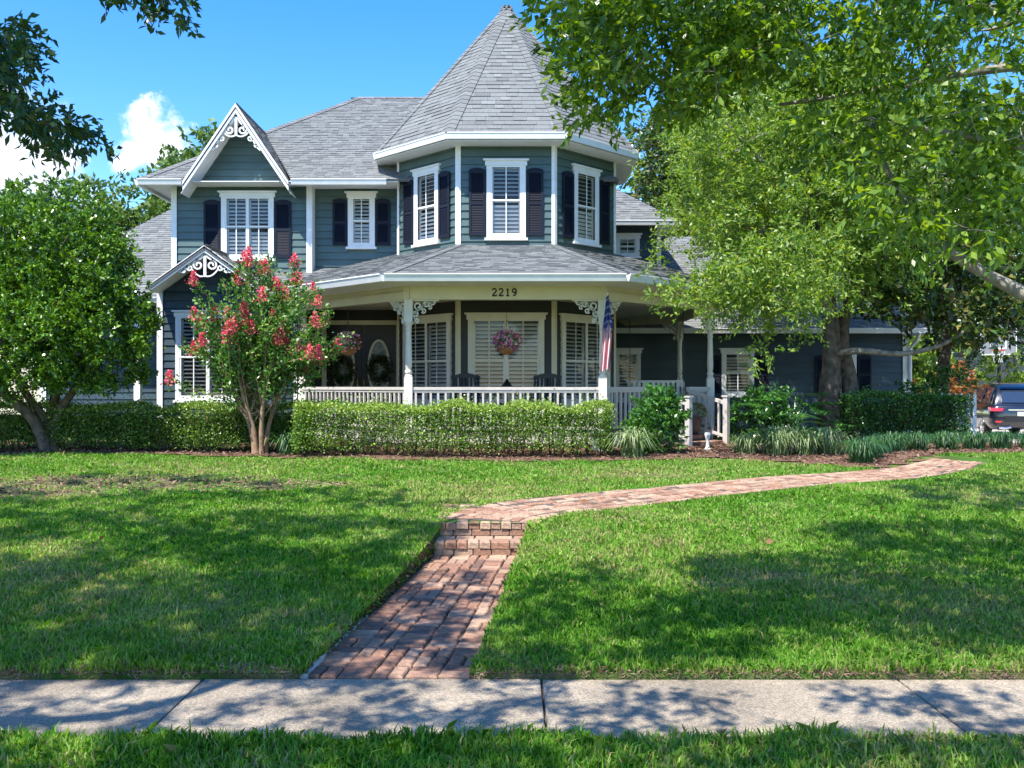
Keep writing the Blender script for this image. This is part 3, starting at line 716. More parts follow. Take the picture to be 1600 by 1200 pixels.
def rake(fr, xc, zp, zt, hw, v0, v1, fretw, parent=HOUSE, soff=.5):
    """barge boards, soffit strip and scroll-sawn gable ornament"""
    mb = MB()
    for sg in (-1, 1):
        for q, th, vv in ((0, .042, v1 + .02), (.042, .07, v1)):
            d = Vector((sg * hw, zt - zp)).normalized(); nn = Vector((d.y * -sg, 0))
            pz = (zp - q * math.hypot(hw, zp - zt) / hw, zp - (q + th) * math.hypot(hw, zp - zt) / hw)
            k = (zp - zt) / hw; e = hw - .045
            mb.hexa([fr.p(xc, vv, pz[1]), fr.p(xc + sg * e, vv, pz[1] - k * e), fr.p(xc + sg * e, v0, pz[1] - k * e), fr.p(xc, v0, pz[1]), fr.p(xc, vv, pz[0]), fr.p(xc + sg * e, vv, pz[0] - k * e), fr.p(xc + sg * e, v0, pz[0] - k * e), fr.p(xc, v0, pz[0])])
    mb.build('barge_board', M['white'], parent)
    mb = MB(); k = (zp - zt) / hw; o = .105 * math.hypot(hw, zp - zt) / hw
    for sg in (-1, 1):
        mb.slab([fr.p(xc, v0, zp - o), fr.p(xc + sg * hw, v0, zp - o - k * hw), fr.p(xc + sg * hw, v0 - soff, zp - o - k * hw), fr.p(xc, v0 - soff, zp - o)], .01)
    mb.build('soffit', M['soffit'], parent)
    o = .11 * math.hypot(hw, zp - zt) / hw; s = fretw; orn = MB(); va, vb = v0 - .02, v0 + .012
    orn.fbox(fr, xc - .022 * s - .01, xc + .022 * s + .01, va, vb, zp - o - .62 * s, zp - o + .02)
    for sg in (-1, 1):
        def spiral(cu, cz, r0, turns, a0, dirn, w):
            n = 22; pts = []
            for i in range(n + 1):
                t = i / n; a = a0 + dirn * turns * 2 * math.pi * t; r = r0 * (1 - .78 * t); pts.append((xc + sg * (cu + r * math.cos(a)), cz + r * math.sin(a)))
            orn.ribbon(pts, w, fr, va, vb)
        zz = zp - o; kk = k
        spiral(.17 * s, zz - .17 * s * kk - .20 * s, .135 * s, 1.35, math.pi * .5, -1, .042 * s)
        spiral(.38 * s, zz - .38 * s * kk - .12 * s, .085 * s, 1.3, math.pi * .3, -1, .034 * s)
        spiral(.53 * s, zz - .53 * s * kk - .09 * s, .06 * s, 1.2, math.pi * .3, -1, .03 * s)
        L2 = [(xc + sg * t * .66 * s, zz - t * .66 * s * kk - .03 * s - .05 * s * math.sin(t * math.pi * 3)) for t in np.linspace(0.02, 1, 16)]
        orn.ribbon(L2, .045 * s, fr, va, vb)
        L3 = [(xc + sg * (.02 + .30 * s * t), zz - .60 * s + .25 * s * t * t - .2 * s * kk * t * .6) for t in np.linspace(0, 1, 10)]
        orn.ribbon(L3, .035 * s, fr, va, vb)
    orn.build('gable_fretwork', M['white'], parent)
rake(frL, gx, gz + .02, gt + .02, gh, .56, .60, .82, soff=.54)
# entry wall and doors
Z_CE = zr(1.66)
frE = Fr(0, 21.3, 0, -1)
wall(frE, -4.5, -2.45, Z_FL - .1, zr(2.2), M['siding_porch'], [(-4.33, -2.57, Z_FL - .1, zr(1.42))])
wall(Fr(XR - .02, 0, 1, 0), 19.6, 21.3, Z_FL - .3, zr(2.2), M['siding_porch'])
def entry():
    fr = frE; u0, u1, zt = -4.33, -2.57, zr(1.40)
    m = MB(); m.fbox(fr, u0 - .02, u0 + .08, 0, .07, Z_FL, zt); m.fbox(fr, u1 - .08, u1 + .02, 0, .07, Z_FL, zt); m.fbox(fr, u0 - .02, u1 + .02, 0, .075, zt, zt + .10); m.build('door_casing', M['cream'], HOUSE)
    mid = (u0 + u1) / 2
    for a, b in ((u0 + .08, mid - .004), (mid + .004, u1 - .08)):
        m = MB(); m.fbox(fr, a, b, .005, .045, Z_FL, zt); dr = m.build('door', M['door'], HOUSE)
        uc = (a + b) / 2; zc = zr(.42); ov = MB(); n = 40; pts = [(uc + .235 * math.sin(2 * math.pi * i / n), zc + .62 * math.cos(2 * math.pi * i / n)) for i in range(n + 1)]
        ov.ribbon(pts, .05, fr, .045, .062); ov.build('oval_frame', M['cream'], dr)
        g = MB(); g.poly([fr.p(u_, .052, z_) for u_, z_ in [(uc + .225 * math.sin(2 * math.pi * i / n), zc + .61 * math.cos(2 * math.pi * i / n)) for i in range(n)]]); g.build('pane', M['oval_glass'], dr)
        hd = MB(); s_ = 1 if a < mid - .3 else -1; hu = (b - .07) if s_ > 0 else (a + .07)
        hd.tube([fr.p(hu, .05, zr(-.05)), fr.p(hu, .10, zr(-.03)), fr.p(hu, .10, zr(.15)), fr.p(hu, .05, zr(.17))], .012, 6); hd.build('handle', M['brass'], dr)
    n = MB(); n.fbox(fr, -4.43, -4.40, .036, .055, zr(.42), zr(.56)); n.build('doorbell', M['white'], HOUSE)
M['oval_glass'] = mat('frosted_glass', (.20, .22, .20), .2, .5, 14, .3, 20, .6)
M['brass'] = mat('brass', (.45, .30, .12), .3, .1, 6, metal=1)
entry()
# porch floor, skirt, ceiling, beams
fl = MB(); fl.slab([octc(k, AP + .12, Z_FL) for k in (-2, -1, 0, 1, 2)] + [Vector((4.36, 24.6, Z_FL)), Vector((-4.5, 24.6, Z_FL))], .05); PF = fl.build('porch_floor', M['floor'], HOUSE)
ce = MB(); ce.slab([octc(k, AP, Z_CE + .1) for k in (-2, -1, 0, 1, 2)] + [Vector((4.36, 24.6, Z_CE + .1)), Vector((-4.5, 24.6, Z_CE + .1))], .02); ce.build('porch_ceiling', M['cream'], HOUSE)
hp = face_half(AP); zb0, zb1 = zr(1.583), zr(1.835)
for k in (-1, 0, 1, 2, 3):
    fr = octf(k, AP); e = .03
    mb = MB(); mb.fbox(fr, -hp - e, hp + e, -.09, .0 if k % 2 else .004, zb0, zb1 if True else 0); mb.build('porch_beam', M['cream'], HOUSE)
    mb = MB(); mb.fbox(fr, -hp, hp, -.04, -.005, Z_GR - .05, Z_FL - .051); mb.build('porch_skirt', M['white'], HOUSE)
    mb = MB(); mb.fbox(fr, -hp - .02, hp + .02, -.01, .13, Z_FL - .052 - .12, Z_FL - .052); mb.build('porch_fascia', M['rail'], HOUSE)
for k in (-2, -1, 0, 1, 2):                   # seams in the frieze over each post
    p = octc(k, AP, 0); a = math.radians(-90 + 45 * k + 22.5); fr = Fr(p.x, p.y, math.cos(a), math.sin(a)); trim(fr, -.055, .055, -.06, .028, zb0, zb1 - .002, 'beam_cap', 'cream')
# posts
def post(k):
    p = octc(k, AP - .06, 0); a = math.radians(-90 + 45 * k + 22.5); mb = MB(); ca, sa = math.cos(a), math.sin(a)
    def sq(h, z0, z1): mb.box(p.x - h, p.x + h, p.y - h, p.y + h, z0, z1)
    sq(.075, Z_FL, zr(.16)); sq(.075, zr(1.18), zb0)
    prof = [(.070, zr(.16)), (.075, zr(.18)), (.055, zr(.21)), (.068, zr(.24)), (.072, zr(.27)), (.050, zr(.30)), (.062, zr(.36)), (.066, zr(.45)), (.056, zr(.80)), (.050, zr(1.0)), (.064, zr(1.03)), (.052, zr(1.06)), (.06, zr(1.11)), (.074, zr(1.15)), (.07, zr(1.18))]
    mb.lathe((p.x, p.y, 0), prof, 16)
    o = mb.build('porch_post', M['post'], HOUSE); return p
posts = {k: post(k) for k in (-2, -1, 0, 1, 2)}
def bracket(fr, u, sg):
    """scroll-sawn corner bracket: from the post at u, spreading towards sg"""
    mb = MB(); z = zb0; va, vb = -.075, -.045
    def rib(pts, w): mb.ribbon([(u + sg * a, z - b) for a, b in pts], w, fr, va, vb)
    rib([(.09, .0), (.10, .30), (.12, .40)], .03); rib([(.08, .012), (.58, .012)], .026)
    def spiral(cu, cz, r0, turns, a0, dirn, w):
        rib([(cu + r0 * (1 - .75 * t) * math.cos(a0 + dirn * turns * 6.283 * t), cz + r0 * (1 - .75 * t) * math.sin(a0 + dirn * turns * 6.283 * t)) for t in np.linspace(0, 1, 18)], w)
    arc = [(.12 + .44 * math.sin(t), .44 - .40 * math.sin(t) - .02 - .0 * t) for t in np.linspace(0, math.pi / 2, 12)]
    rib([(.11 + .42 * (1 - math.cos(t)), .42 - .38 * math.sin(t)) for t in np.linspace(0, math.pi / 2, 14)], .035)
    spiral(.20, .11, .085, 1.3, 0, 1, .028); spiral(.34, .075, .06, 1.2, 0, 1, .024); spiral(.15, .25, .055, 1.2, 1.6, -1, .024)
    spiral(.46, .055, .045, 1.1, 0, 1, .022); spiral(.30, .20, .05, 1.2, 2.5, -1, .024); spiral(.17, .38, .045, 1.2, 1.6, -1, .024); spiral(.42, .135, .04, 1.2, 2.5, -1, .02)
    mb.build('porch_bracket', M['post'], HOUSE)
for k in (-1, 0, 1, 2): 
    fr = octf(k, AP)
    if k != -1: bracket(fr, -hp, 1)
    bracket(fr, hp, -1)
fr3 = octf(3, AP); bracket(fr3, -hp, 1)
# railings with single balusters
BAL = MB(); BAL.box(-.019, .019, -.019, .019, -.35, .35); BAL_ME = BAL.mesh('baluster', M['rail'])
def railing(fr, u0, u1):
    mb = MB(); t = zr(-.02)
    mb.fbox(fr, u0, u1, -.10, -.02, t - .055, t); mb.fbox(fr, u0, u1, -.085, -.035, t - .10, t - .055)
    r = mb.build('railing', M['rail'], HOUSE); b_ = MB(); b_.fbox(fr, u0, u1, -.085, -.035, Z_FL + .07, Z_FL + .12); b_.build('bottom_rail', M['rail'], r); n = max(2, int((u1 - u0) / .135)); ang = math.atan2(fr.u[1], fr.u[0])
    for i in range(n):
        p = fr.p(u0 + (i + .5) * (u1 - u0) / n, -.06, (Z_FL + .12 + t - .10) / 2); add_obj('baluster', BAL_ME, r, p, (0, 0, ang))
for k in (-1, 0, 2): railing(octf(k, AP), -hp + .09, hp - .09)
# the stair leaves the front-right side: rail stops at the opening
frS = octf(1, AP); su0, su1 = -.35, .95
railing(frS, -hp + .09, su0); railing(frS, su1, hp - .09)
def stair():
    o = MB(); root = None
    for i, (v0, v1, zt) in enumerate(((.13, .48, Z_FL - .12), (.13, .85, Z_FL - .235))):
        pass
    st = MB(); st.fbox(frS, su0 - .03, su1 + .03, .14, .44, Z_GR - .05, Z_FL - .14); st.fbox(frS, su0 - .03, su1 + .03, .44, .80, Z_GR - .05, Z_FL - .25)
    root = st.build('porch_stair', M['mortar'], HOUSE)
    for v0, v1, zt in ((.13, .45, Z_FL - .10), (.45, .82, Z_FL - .21)):
        n = 11; w = (su1 - su0 + .08) / n
        for i in range(n):
            m = MB(); a = su0 - .04 + i * w; m.fbox(frS, a + .005, a + w - .005, v1 - .21, v1, zt - .07, zt, float(rng.random())); m.build('brick', M['brick'], root)
            m = MB(); m.fbox(frS, a + .005, a + w - .005, v0, v1 - .217, zt - .07, zt - .001, float(rng.random())); m.build('brick', M['brick'], root)
        n = 6; w = (su1 - su0 + .08) / n
        for i in range(n):
            m = MB(); a = su0 - .04 + i * w; m.fbox(frS, a + .005, a + w - .005, v1 - .11, v1 - .012, zt - .145, zt - .078, float(rng.random())); m.build('brick', M['brick'], root)
    for u in (su0, su1):
        r = MB()
        def bar(a, b, h): 
            (v0, z0), (v1, z1) = a, b
            r.hexa([frS.p(u - .03, v0, z0 - h), frS.p(u + .03, v0, z0 - h), frS.p(u + .03, v1, z1 - h), frS.p(u - .03, v1, z1 - h), frS.p(u - .03, v0, z0), frS.p(u + .03, v0, z0), frS.p(u + .03, v1, z1), frS.p(u - .03, v1, z1)])
        bar((-.02, zr(-.07)), (.82, zr(-.30)), .07); bar((-.02, Z_FL + .12), (.82, Z_FL - .10), .05)
        r.fbox(frS, u - .05, u + .05, .80, .90, Z_GR - .02, zr(-.22)); r.fbox(frS, u - .065, u + .065, .785, .915, zr(-.22), zr(-.185))
        hr = r.build('stair_railing', M['rail'], HOUSE)
        for i in range(5): v = .08 + i * .15; p = frS.p(u, v, (Z_FL + zr(-.10)) / 2 - .27 * v); add_obj('baluster', BAL_ME, hr, p, (0, 0, math.pi / 4))
stair()
# second storey, left
frM = Fr(0, 20.5, 0, -1); frM2 = Fr(0, 20.75, 0, -1)
X0 = -7.48; XM = -4.43
wb = (-5.83, 1.16, zr(2.80), zr(4.16))
wall(frM, X0, XM, zr(2.45), EA, M['siding'], [(wb[0] - .58, wb[0] + .58, wb[2] - .04, wb[3] + .1)])
window(frM, wb[0], wb[2], wb[3], wb[1], 4)
shutter(frM, wb[0] - .60 - .36, wb[0] - .60, wb[2] + .02, wb[3] - .1); shutter(frM, wb[0] + .60, wb[0] + .96, wb[2] + .02, wb[3] - .1)
ws = (-3.36, .60, zr(3.10), zr(4.20))
wall(frM2, XM, -2.45, zr(2.35), EA, M['siding'], [(ws[0] - .3, ws[0] + .3, ws[2] - .04, ws[3] + .1)])
window(frM2, ws[0], ws[2], ws[3], ws[1], 2)
shutter(frM2, ws[0] - .32 - .32, ws[0] - .32, ws[2] + .04, ws[3] - .06); shutter(frM2, ws[0] + .32, ws[0] + .64, ws[2] + .04, ws[3] - .06)
trim(frM, X0 - .03, X0 + .09, .036, .058, zr(2.4), EA); trim(frM, XM - .10, XM + .02, .036, .058, zr(2.35), EA)
trim(Fr(XM, 0, 1, 0), 20.46, 20.75, .0, .03, zr(2.35), EA)
wall(Fr(X0, 0, -1, 0), -29, -20.5, Z_GR, EA, M['siding'])
# main roof
re0, rrz, rd = zr(4.45), zr(7.76), 25.0; xa, xb = -8.05, 2.3; rl, rr = -4.14, -1.2
gX, gP, gT, gH = -5.93, zr(6.04), zr(4.30), 1.18
hd = 20 + (gP - re0) / ((rrz - re0) / 5.0); hx = 20 + (gX - xa) / (rl - xa) * 5; mz = lambda d: re0 + (d - 20) * (rrz - re0) / 5
roof([(xa, 20.0, re0), (gX - gH, 20.0, re0), (gX, hd, mz(hd)), (gX, hx, mz(hx))], 'main_roof')
roof([(gX + gH, 20.0, re0), (xb, 20.0, re0), (rr, rd, rrz), (rl, rd, rrz), (gX, hx, mz(hx)), (gX, hd, mz(hd))], 'main_roof')
roof([(xa, 30, re0), (xa, 20, re0), (rl, rd, rrz)], 'main_roof'); roof([(xb, 20, re0), (xb, 30, re0), (rr, rd, rrz)], 'main_roof')
roof([(xb, 30, re0), (xa, 30, re0), (rl, rd, rrz), (rr, rd, rrz)], 'main_roof', expo=.6, tabw=1.5)
n1 = nrm((xa, 20, re0), (xb, 20, re0), (rl, rd, rrz)); n2 = nrm((xa, 30, re0), (xa, 20, re0), (rl, rd, rrz))
ridge_cap((xa, 20, re0), (rl, rd, rrz), n1, n2); ridge_cap((rl, rd, rrz), (rr, rd, rrz), n1, Vector((0, -n1.y, n1.z)))
gutter([(xa, 20.0, re0), (gX - gH, 20.0, re0)], .12, .09); gutter([(gX + gH, 20.0, re0), (-2.7, 20.0, re0)], .12, .09); gutter([(xa, 30, re0), (xa, 20, re0)], .12, .09)
mb = MB(); mb.slab([(xa, 20.0, EA - .0), (-2.45, 20.0, EA), (-2.45, 20.76, EA), (xa, 20.76, EA)], .02); mb.slab([(xa, 20.76, EA), (X0 + .05, 20.76, EA), (X0 + .05, 29, EA), (xa, 29, EA)], .02); mb.build('soffit', M['soffit'], HOUSE)
# big front gable
hd = 20 + (gP - re0) / ((rrz - re0) / 5.0)
for sg in (-1, 1):
    a, b, c = (gX + sg * gH, 19.9, gT), (gX, 19.9, gP), (gX, hd, gP); d = (gX + sg * gH, 20.05, gT)
    roof([a, d, c, b] if sg > 0 else [d, a, b, c], 'gable_roof', False, .135)
frG = Fr(0, 20.46, 0, -1)
wall(frG, gX - 1.1, gX + 1.1, EA + .04, gP - .10, M['siding'], (), lambda z: (gX - max(.02, (gP - .08 - z) * gH / (gP - gT)), gX + max(.02, (gP - .08 - z) * gH / (gP - gT))), core=.1)
trim(frG, gX - gH + .1, gX + gH - .1, -.1, .05, EA - .03, EA + .04, 'frieze_board')
rake(frG, gX, gP + .02, gT + .02, gH, .52, .56, .80, soff=.5)
# right rear block and side wing
frR = Fr(0, 25.5, 0, -1); frW = Fr(0, 24.7, 0, -1)
wr = (3.17, .66, zr(3.55), zr(4.05))
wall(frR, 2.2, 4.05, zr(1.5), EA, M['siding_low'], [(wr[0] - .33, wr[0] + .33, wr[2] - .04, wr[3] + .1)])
window(frR, wr[0], wr[2], wr[3], wr[1], 2); trim(frR, 3.97, 4.09, .036, .058, zr(1.5), EA)
wall(Fr(4.05, 0, 1, 0), 25.5, 30, zr(1.5), EA, M['siding_low'])
roof([(2.0, 25.0, re0), (4.5, 25.0, re0), (2.6, 27.4, re0 + 1.6), (1.0, 27.4, re0 + 1.6)], 'rear_roof'); roof([(4.5, 25, re0), (4.5, 30, re0), (2.6, 27.4, re0 + 1.6)], 'rear_roof')
gutter([(2.0, 25.0, re0), (4.5, 25.0, re0)], .12, .09); gutter([(4.5, 25, re0), (4.5, 30, re0)], .12, .09)
mb = MB(); mb.slab([(2.0, 25, EA), (4.5, 25, EA), (4.5, 30, EA), (2.0, 30, EA)], .02); mb.build('soffit', M['soffit'], HOUSE)
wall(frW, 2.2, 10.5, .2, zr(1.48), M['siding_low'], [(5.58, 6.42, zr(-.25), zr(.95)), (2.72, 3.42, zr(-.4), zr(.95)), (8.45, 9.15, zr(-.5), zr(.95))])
window(frW, 6.0, zr(-.25), zr(.87), .86, 2); window(frW, 3.07, zr(-.4), zr(.87), .7, 2); window(frW, 8.8, zr(-.5), zr(.87), .7, 2)
for u in (5.19, 6.45, 8.05, 9.18): shutter(frW, u, u + .36, zr(-.2), zr(.78))
trim(frW, 10.38, 10.52, .036, .06, .2, zr(1.48)); wall(Fr(10.5, 0, 1, 0), 24.7, 33, .2, zr(1.48), M['siding_low'])
we = zr(1.5); roof([(2.2, 24.2, we), (10.95, 24.2, we), (8.6, 28.8, zr(4.6)), (2.2, 28.8, zr(4.6))], 'wing_roof'); roof([(10.95, 24.2, we), (10.95, 33.4, we), (8.6, 28.8, zr(4.6))], 'wing_roof')
gutter([(2.2, 24.2, we), (10.95, 24.2, we)], .13, .10); gutter([(10.95, 24.2, we), (10.95, 33.4, we)], .13, .10)
mb = MB(); mb.slab([(2.2, 24.2, we - .05), (10.95, 24.2, we - .05), (10.95, 33, we - .05), (2.2, 33, we - .05)], .02); mb.build('soffit', M['soffit'], HOUSE)
mb = MB(); mb.tube([(10.6, 24.12, we - .1), (10.6, 24.3, we - .3), (10.56, 24.62, we - .5), (10.56, 24.62, .3)], .05, 8); mb.build('downspout', M['white'], HOUSE)
# left one-storey wing with its own roof, post and vent
frV = Fr(0, 21.4, 0, -1); wall(frV, -10.8, XL, Z_GR - .05, zr(1.9), M['siding_low'])
trim(frV, -10.86, -10.72, .036, .06, Z_GR - .05, zr(1.9))
roof([(-11.4, 20.55, zr(1.95)), (-7.46, 20.55, zr(1.95)), (-7.46, 25, zr(4.9)), (-8.9, 25, zr(4.9))], 'wing_roof'); roof([(-11.4, 30, zr(1.95)), (-11.4, 20.55, zr(1.95)), (-8.9, 25, zr(4.9))], 'wing_roof')
gutter([(-11.4, 20.55, zr(1.95)), (-7.85, 20.55, zr(1.95))], .12, .1)
mb = MB(); mb.slab([(-11.4, 20.55, zr(1.86)), (-7.46, 20.55, zr(1.86)), (-7.46, 30, zr(1.86)), (-11.4, 30, zr(1.86))], .02); mb.build('soffit', M['soffit'], HOUSE)
mb = MB(); mb.box(-8.46, -8.32, 20.75, 20.89, Z_GR, zr(1.86)); mb.hexa([(-8.46, 20.8, zr(1.35)), (-8.46, 20.86, zr(1.35)), (-8.46, 20.86, zr(1.45)), (-8.46, 20.8, zr(1.45)), (-8.9, 20.8, zr(1.75)), (-8.9, 20.86, zr(1.75)), (-8.9, 20.86, zr(1.85)), (-8.9, 20.8, zr(1.85))]); mb.build('porch_post', M['white'], HOUSE)
mb = MB(); mb.box(-7.95, -7.82, 22.0, 22.12, zr(2.9), zr(3.25)); mb.box(-7.98, -7.79, 21.97, 22.15, zr(3.25), zr(3.29)); mb.build('roof_vent', M['black'], HOUSE)
# solid core boxes added inside the house to block light
mb = MB(); mb.box(X0 + .1, 2.1, 21.5, 29.4, Z_GR, EA - .03); mb.build('light_block_core', M['siding_low'], HOUSE)
for q_ in ((2.1, 10.3, 25.7, 32.8, .2, zr(1.4)), (-10.7, X0, 21.6, 29.4, Z_GR, zr(1.8)), (2.1, 3.9, 25.7, 29.4, zr(1.4), EA - .03)): mb = MB(); mb.box(*q_); mb.build('light_block_core', M['siding_low'], HOUSE)
mb = MB(); mb.box(-4.45, -2.3, 20.92, 21.48, zr(2.2), EA - .03); mb.build('light_block_core', M['siding_low'], HOUSE)
# house number
def digit(ch):
    def arc(cx, cy, r, a0, a1, n=10, ry=None): return [(cx + r * math.cos(math.radians(a0 + (a1 - a0) * i / n)), cy + (ry or r) * math.sin(math.radians(a0 + (a1 - a0) * i / n))) for i in range(n + 1)]
    if ch == '2': return [arc(.28, .70, .24, 170, -35, 12) + [(.05, .06)], [(.03, .05), (.55, .05), (.56, .2)]]
    if ch == '1': return [[(.12, .80), (.30, .95), (.30, .05)], [(.1, .04), (.5, .04)]]
    if ch == '9': return [arc(.29, .68, .23, 0, 360, 16, .25), [(.52, .68), (.50, .35), (.36, .1), (.12, .06)]]
nm = MB(); u = -.245
fr0 = octf(0, AP)
for ch in '2219':
    for st_ in digit(ch): nm.ribbon([(u + a * .145, zr(1.645) + b * .145) for a, b in st_], .026, fr0, .004, .016)
    u += .122
nm.build('house_number', M['black'], HOUSE)
# ------------------------------------------------------------------ vegetation helpers
F = 1450.0
def in_poly(x, y, poly):
    c = np.zeros(np.shape(x), bool); n = len(poly)
    for i in range(n):
        x1, y1 = poly[i]; x2, y2 = poly[(i + 1) % n]
        c ^= ((y1 > y) != (y2 > y)) & (x < (x2 - x1) * (y - y1) / (y2 - y1 + 1e-9) + x1)
    return c
def poly_sample(poly, n):
    P = np.array(poly, float); lo = P.min(0); hi = P.max(0); out = np.zeros((0, 2))
    while len(out) < n:
        q = rng.uniform(lo, hi, (n * 2, 2)); out = np.vstack([out, q[in_poly(q[:, 0], q[:, 1], poly)]])
    return out[:n]
def view_volume(poly, n, d0, d1):            # points in a crown whose outline is known from this side, spread through a real depth
    q = poly_sample(poly, n); d = rng.uniform(d0, d1, n)
    return np.stack([(q[:, 0] - 800) / F * d, d, C + (603 - q[:, 1]) / F * d], 1)
def ground_at(px, py):
    d = np.full(len(px), 5.0)
    for _ in range(60): d = .5 * d + .5 * F * (C - terrain((px - 800) / F * d, d)) / (py - 603)
    return (px - 800) / F * d, d
def limbs(mb, base, tips, r0, k=3, sag=.12, n=6, thin=.012, seed=0):
    """limbs from points of a skeleton to the tips; each tip joins the nearest existing node"""
    nodes = [(Vector(p), r) for p, r in base]
    for tp in tips:
        t = Vector(tp); best = None; bd = 1e9
        for p, r in nodes:
            dd = (p - t).length + (0.6 if p.z > t.z + .3 else 0)
            if dd < bd: bd = dd; best = (p, r)
        p, r = best; rs = min(r * .75, r0); L_ = (t - p).length
        if L_ < .05: continue
        pts = []; rr = []
        off = Vector((random.uniform(-1, 1), random.uniform(-1, 1), random.uniform(-.3, 1))) * sag * L_
        for i in range(k + 1):
            s = i / k; q = p.lerp(t, s) + off * math.sin(math.pi * s); pts.append(q); rr.append(rs * (1 - s) + thin * s)
        mb.tube(pts, rr, n)
        for q, r_ in zip(pts[1:], rr[1:]): nodes.append((q, r_))
    return nodes
def tube_path(pts, n=8):
    return [tuple(p) for p in smooth3(pts, n)]
def smooth3(pts, n=6):
    P = np.array(pts, float); out = []
    for i in range(len(P) - 1):
        p0 = P[max(i - 1, 0)]; p1 = P[i]; p2 = P[i + 1]; p3 = P[min(i + 2, len(P) - 1)]
        for t in np.linspace(0, 1, n, endpoint=False): out.append(.5 * ((2 * p1) + (-p0 + p2) * t + (2 * p0 - 5 * p1 + 4 * p2 - p3) * t * t + (-p0 + 3 * p1 - 3 * p2 + p3) * t ** 3))
    out.append(P[-1]); return np.array(out)
def trunk_tube(mb, pts, r0, r1, n=10, wob=.06):
    Q = smooth3(pts); k = len(Q); rad = [(r0 + (r1 - r0) * (i / (k - 1)) ** .8) * (1 + wob * math.sin(i * 1.7)) for i in range(k)]
    rad[0] *= 1.35; mb.tube([tuple(q) for q in Q], rad, n); return [(q, r) for q, r in zip(Q, rad)]
def ellipsoid_clumps(blobs, n, shell=.55):
    w = np.array([b[6] if len(b) > 6 else b[3] * b[4] * b[5] for b in blobs], float); w /= w.sum()
    k = rng.choice(len(blobs), n, p=w); v = unit(rng.normal(size=(n, 3))); r = shell + (1 - shell) * rng.random(n) ** .6
    B = np.array([b[:6] for b in blobs], float)[k]
    return B[:, :3] + v * B[:, 3:6] * r[:, None], v

# ------------------------------------------------------------------ street tree on the right, branches over the lawn
def cluster_leaves(cent, dirs, twigs, tl, nl, L_, W_, spread=.9, droop=.25):
    c = np.repeat(cent, twigs, 0) + rng.normal(size=(len(cent) * twigs, 3)) * tl * .35
    d = np.repeat(dirs, twigs, 0) + rng.normal(size=(len(cent) * twigs, 3)) * .9
    return twig_leaves(c, d, tl, nl, L_, W_, spread, droop)
def lift(px_poly, n, h0, h1, holes=()):
    """crown points whose shadows fall on the given piece of ground"""
    q = poly_sample(px_poly, n)
    keep = np.ones(n, bool)
    for hx, hy, rx, ry in holes: keep &= ((q[:, 0] - hx) / rx) ** 2 + ((q[:, 1] - hy) / ry) ** 2 > 1
    q = q[keep]; x, d = ground_at(q[:, 0], q[:, 1]); z = terrain(x, d); h = rng.uniform(h0, h1, len(x))
    s = np.array(SUN); return np.stack([x + s[0] / s[2] * h, d + s[1] / s[2] * h, z + h], 1)
def out_of_frame(P):                         # keeps crown points clear of the open sky over the house
    x = P[:, 0] / np.maximum(P[:, 1], .3) * F + 800; y = 603 - (P[:, 2] - C) / np.maximum(P[:, 1], .3) * F
    inside = (P[:, 1] > .3) & (x > -25) & (x < 1625) & (y > -30) & (y < 1230)
    return ~inside
# right-hand tree
rt_vis = np.vstack([
    view_volume([(850, -40), (870, 40), (900, 100), (925, 90), (970, 50), (1100, -40)], 60, 5.2, 6.6),
    view_volume([(905, 120), (905, 180), (940, 190), (990, 160), (1080, 170), (1120, 110), (1250, 60), (1250, -30), (960, -30)], 180, 5.2, 6.9),
    view_volume([(1080, 180), (1170, 130), (1250, 60), (1250, -20), (1180, -20), (1100, 90)], 70, 5.2, 6.9),
    view_volume([(1240, -30), (1240, 170), (1300, 240), (1360, 320), (1400, 390), (1470, 360), (1600, 390), (1660, -30)], 300, 5.0, 7.0)])
rt_sh = np.vstack([
    lift([(735, 1010), (800, 950), (900, 895), (1060, 885), (1180, 865), (1290, 885), (1420, 905), (1640, 950), (1640, 1010), (1380, 985), (1240, 1010), (1000, 1040), (760, 1045)], 85, 4.5, 7.0),
    lift([(1280, 835), (1370, 815), (1640, 825), (1640, 880), (1420, 870)], 45, 5.5, 8), lift([(1350, 780), (1450, 750), (1640, 735), (1640, 800), (1450, 800)], 45, 6, 8.5),
    lift([(860, 1075), (1640, 1065), (1640, 1190), (1200, 1190), (860, 1130)], 30, 4.5, 7.0), lift([(1000, 1150), (1640, 1150), (1640, 1400), (1000, 1400)], 30, 4.5, 7.0)])
rt_sh = rt_sh[out_of_frame(rt_sh)]
RT = thing('street_tree', 'large leafy tree reaching in from the right over the lawn, glossy green leaves', 'tree', (5.3, 6.2, float(terrain(5.3, 6.2))))
mb = MB(); nodes = trunk_tube(mb, [(5.3, 6.2, .0), (5.25, 6.2, 1.3), (5.0, 6.2, 2.4), (4.5, 6.2, 3.8), (3.9, 6.0, 5.2), (3.4, 5.8, 6.5)], .24, .06); mb.build('trunk', M['bark_pale'], RT, smooth=True)
LB = []
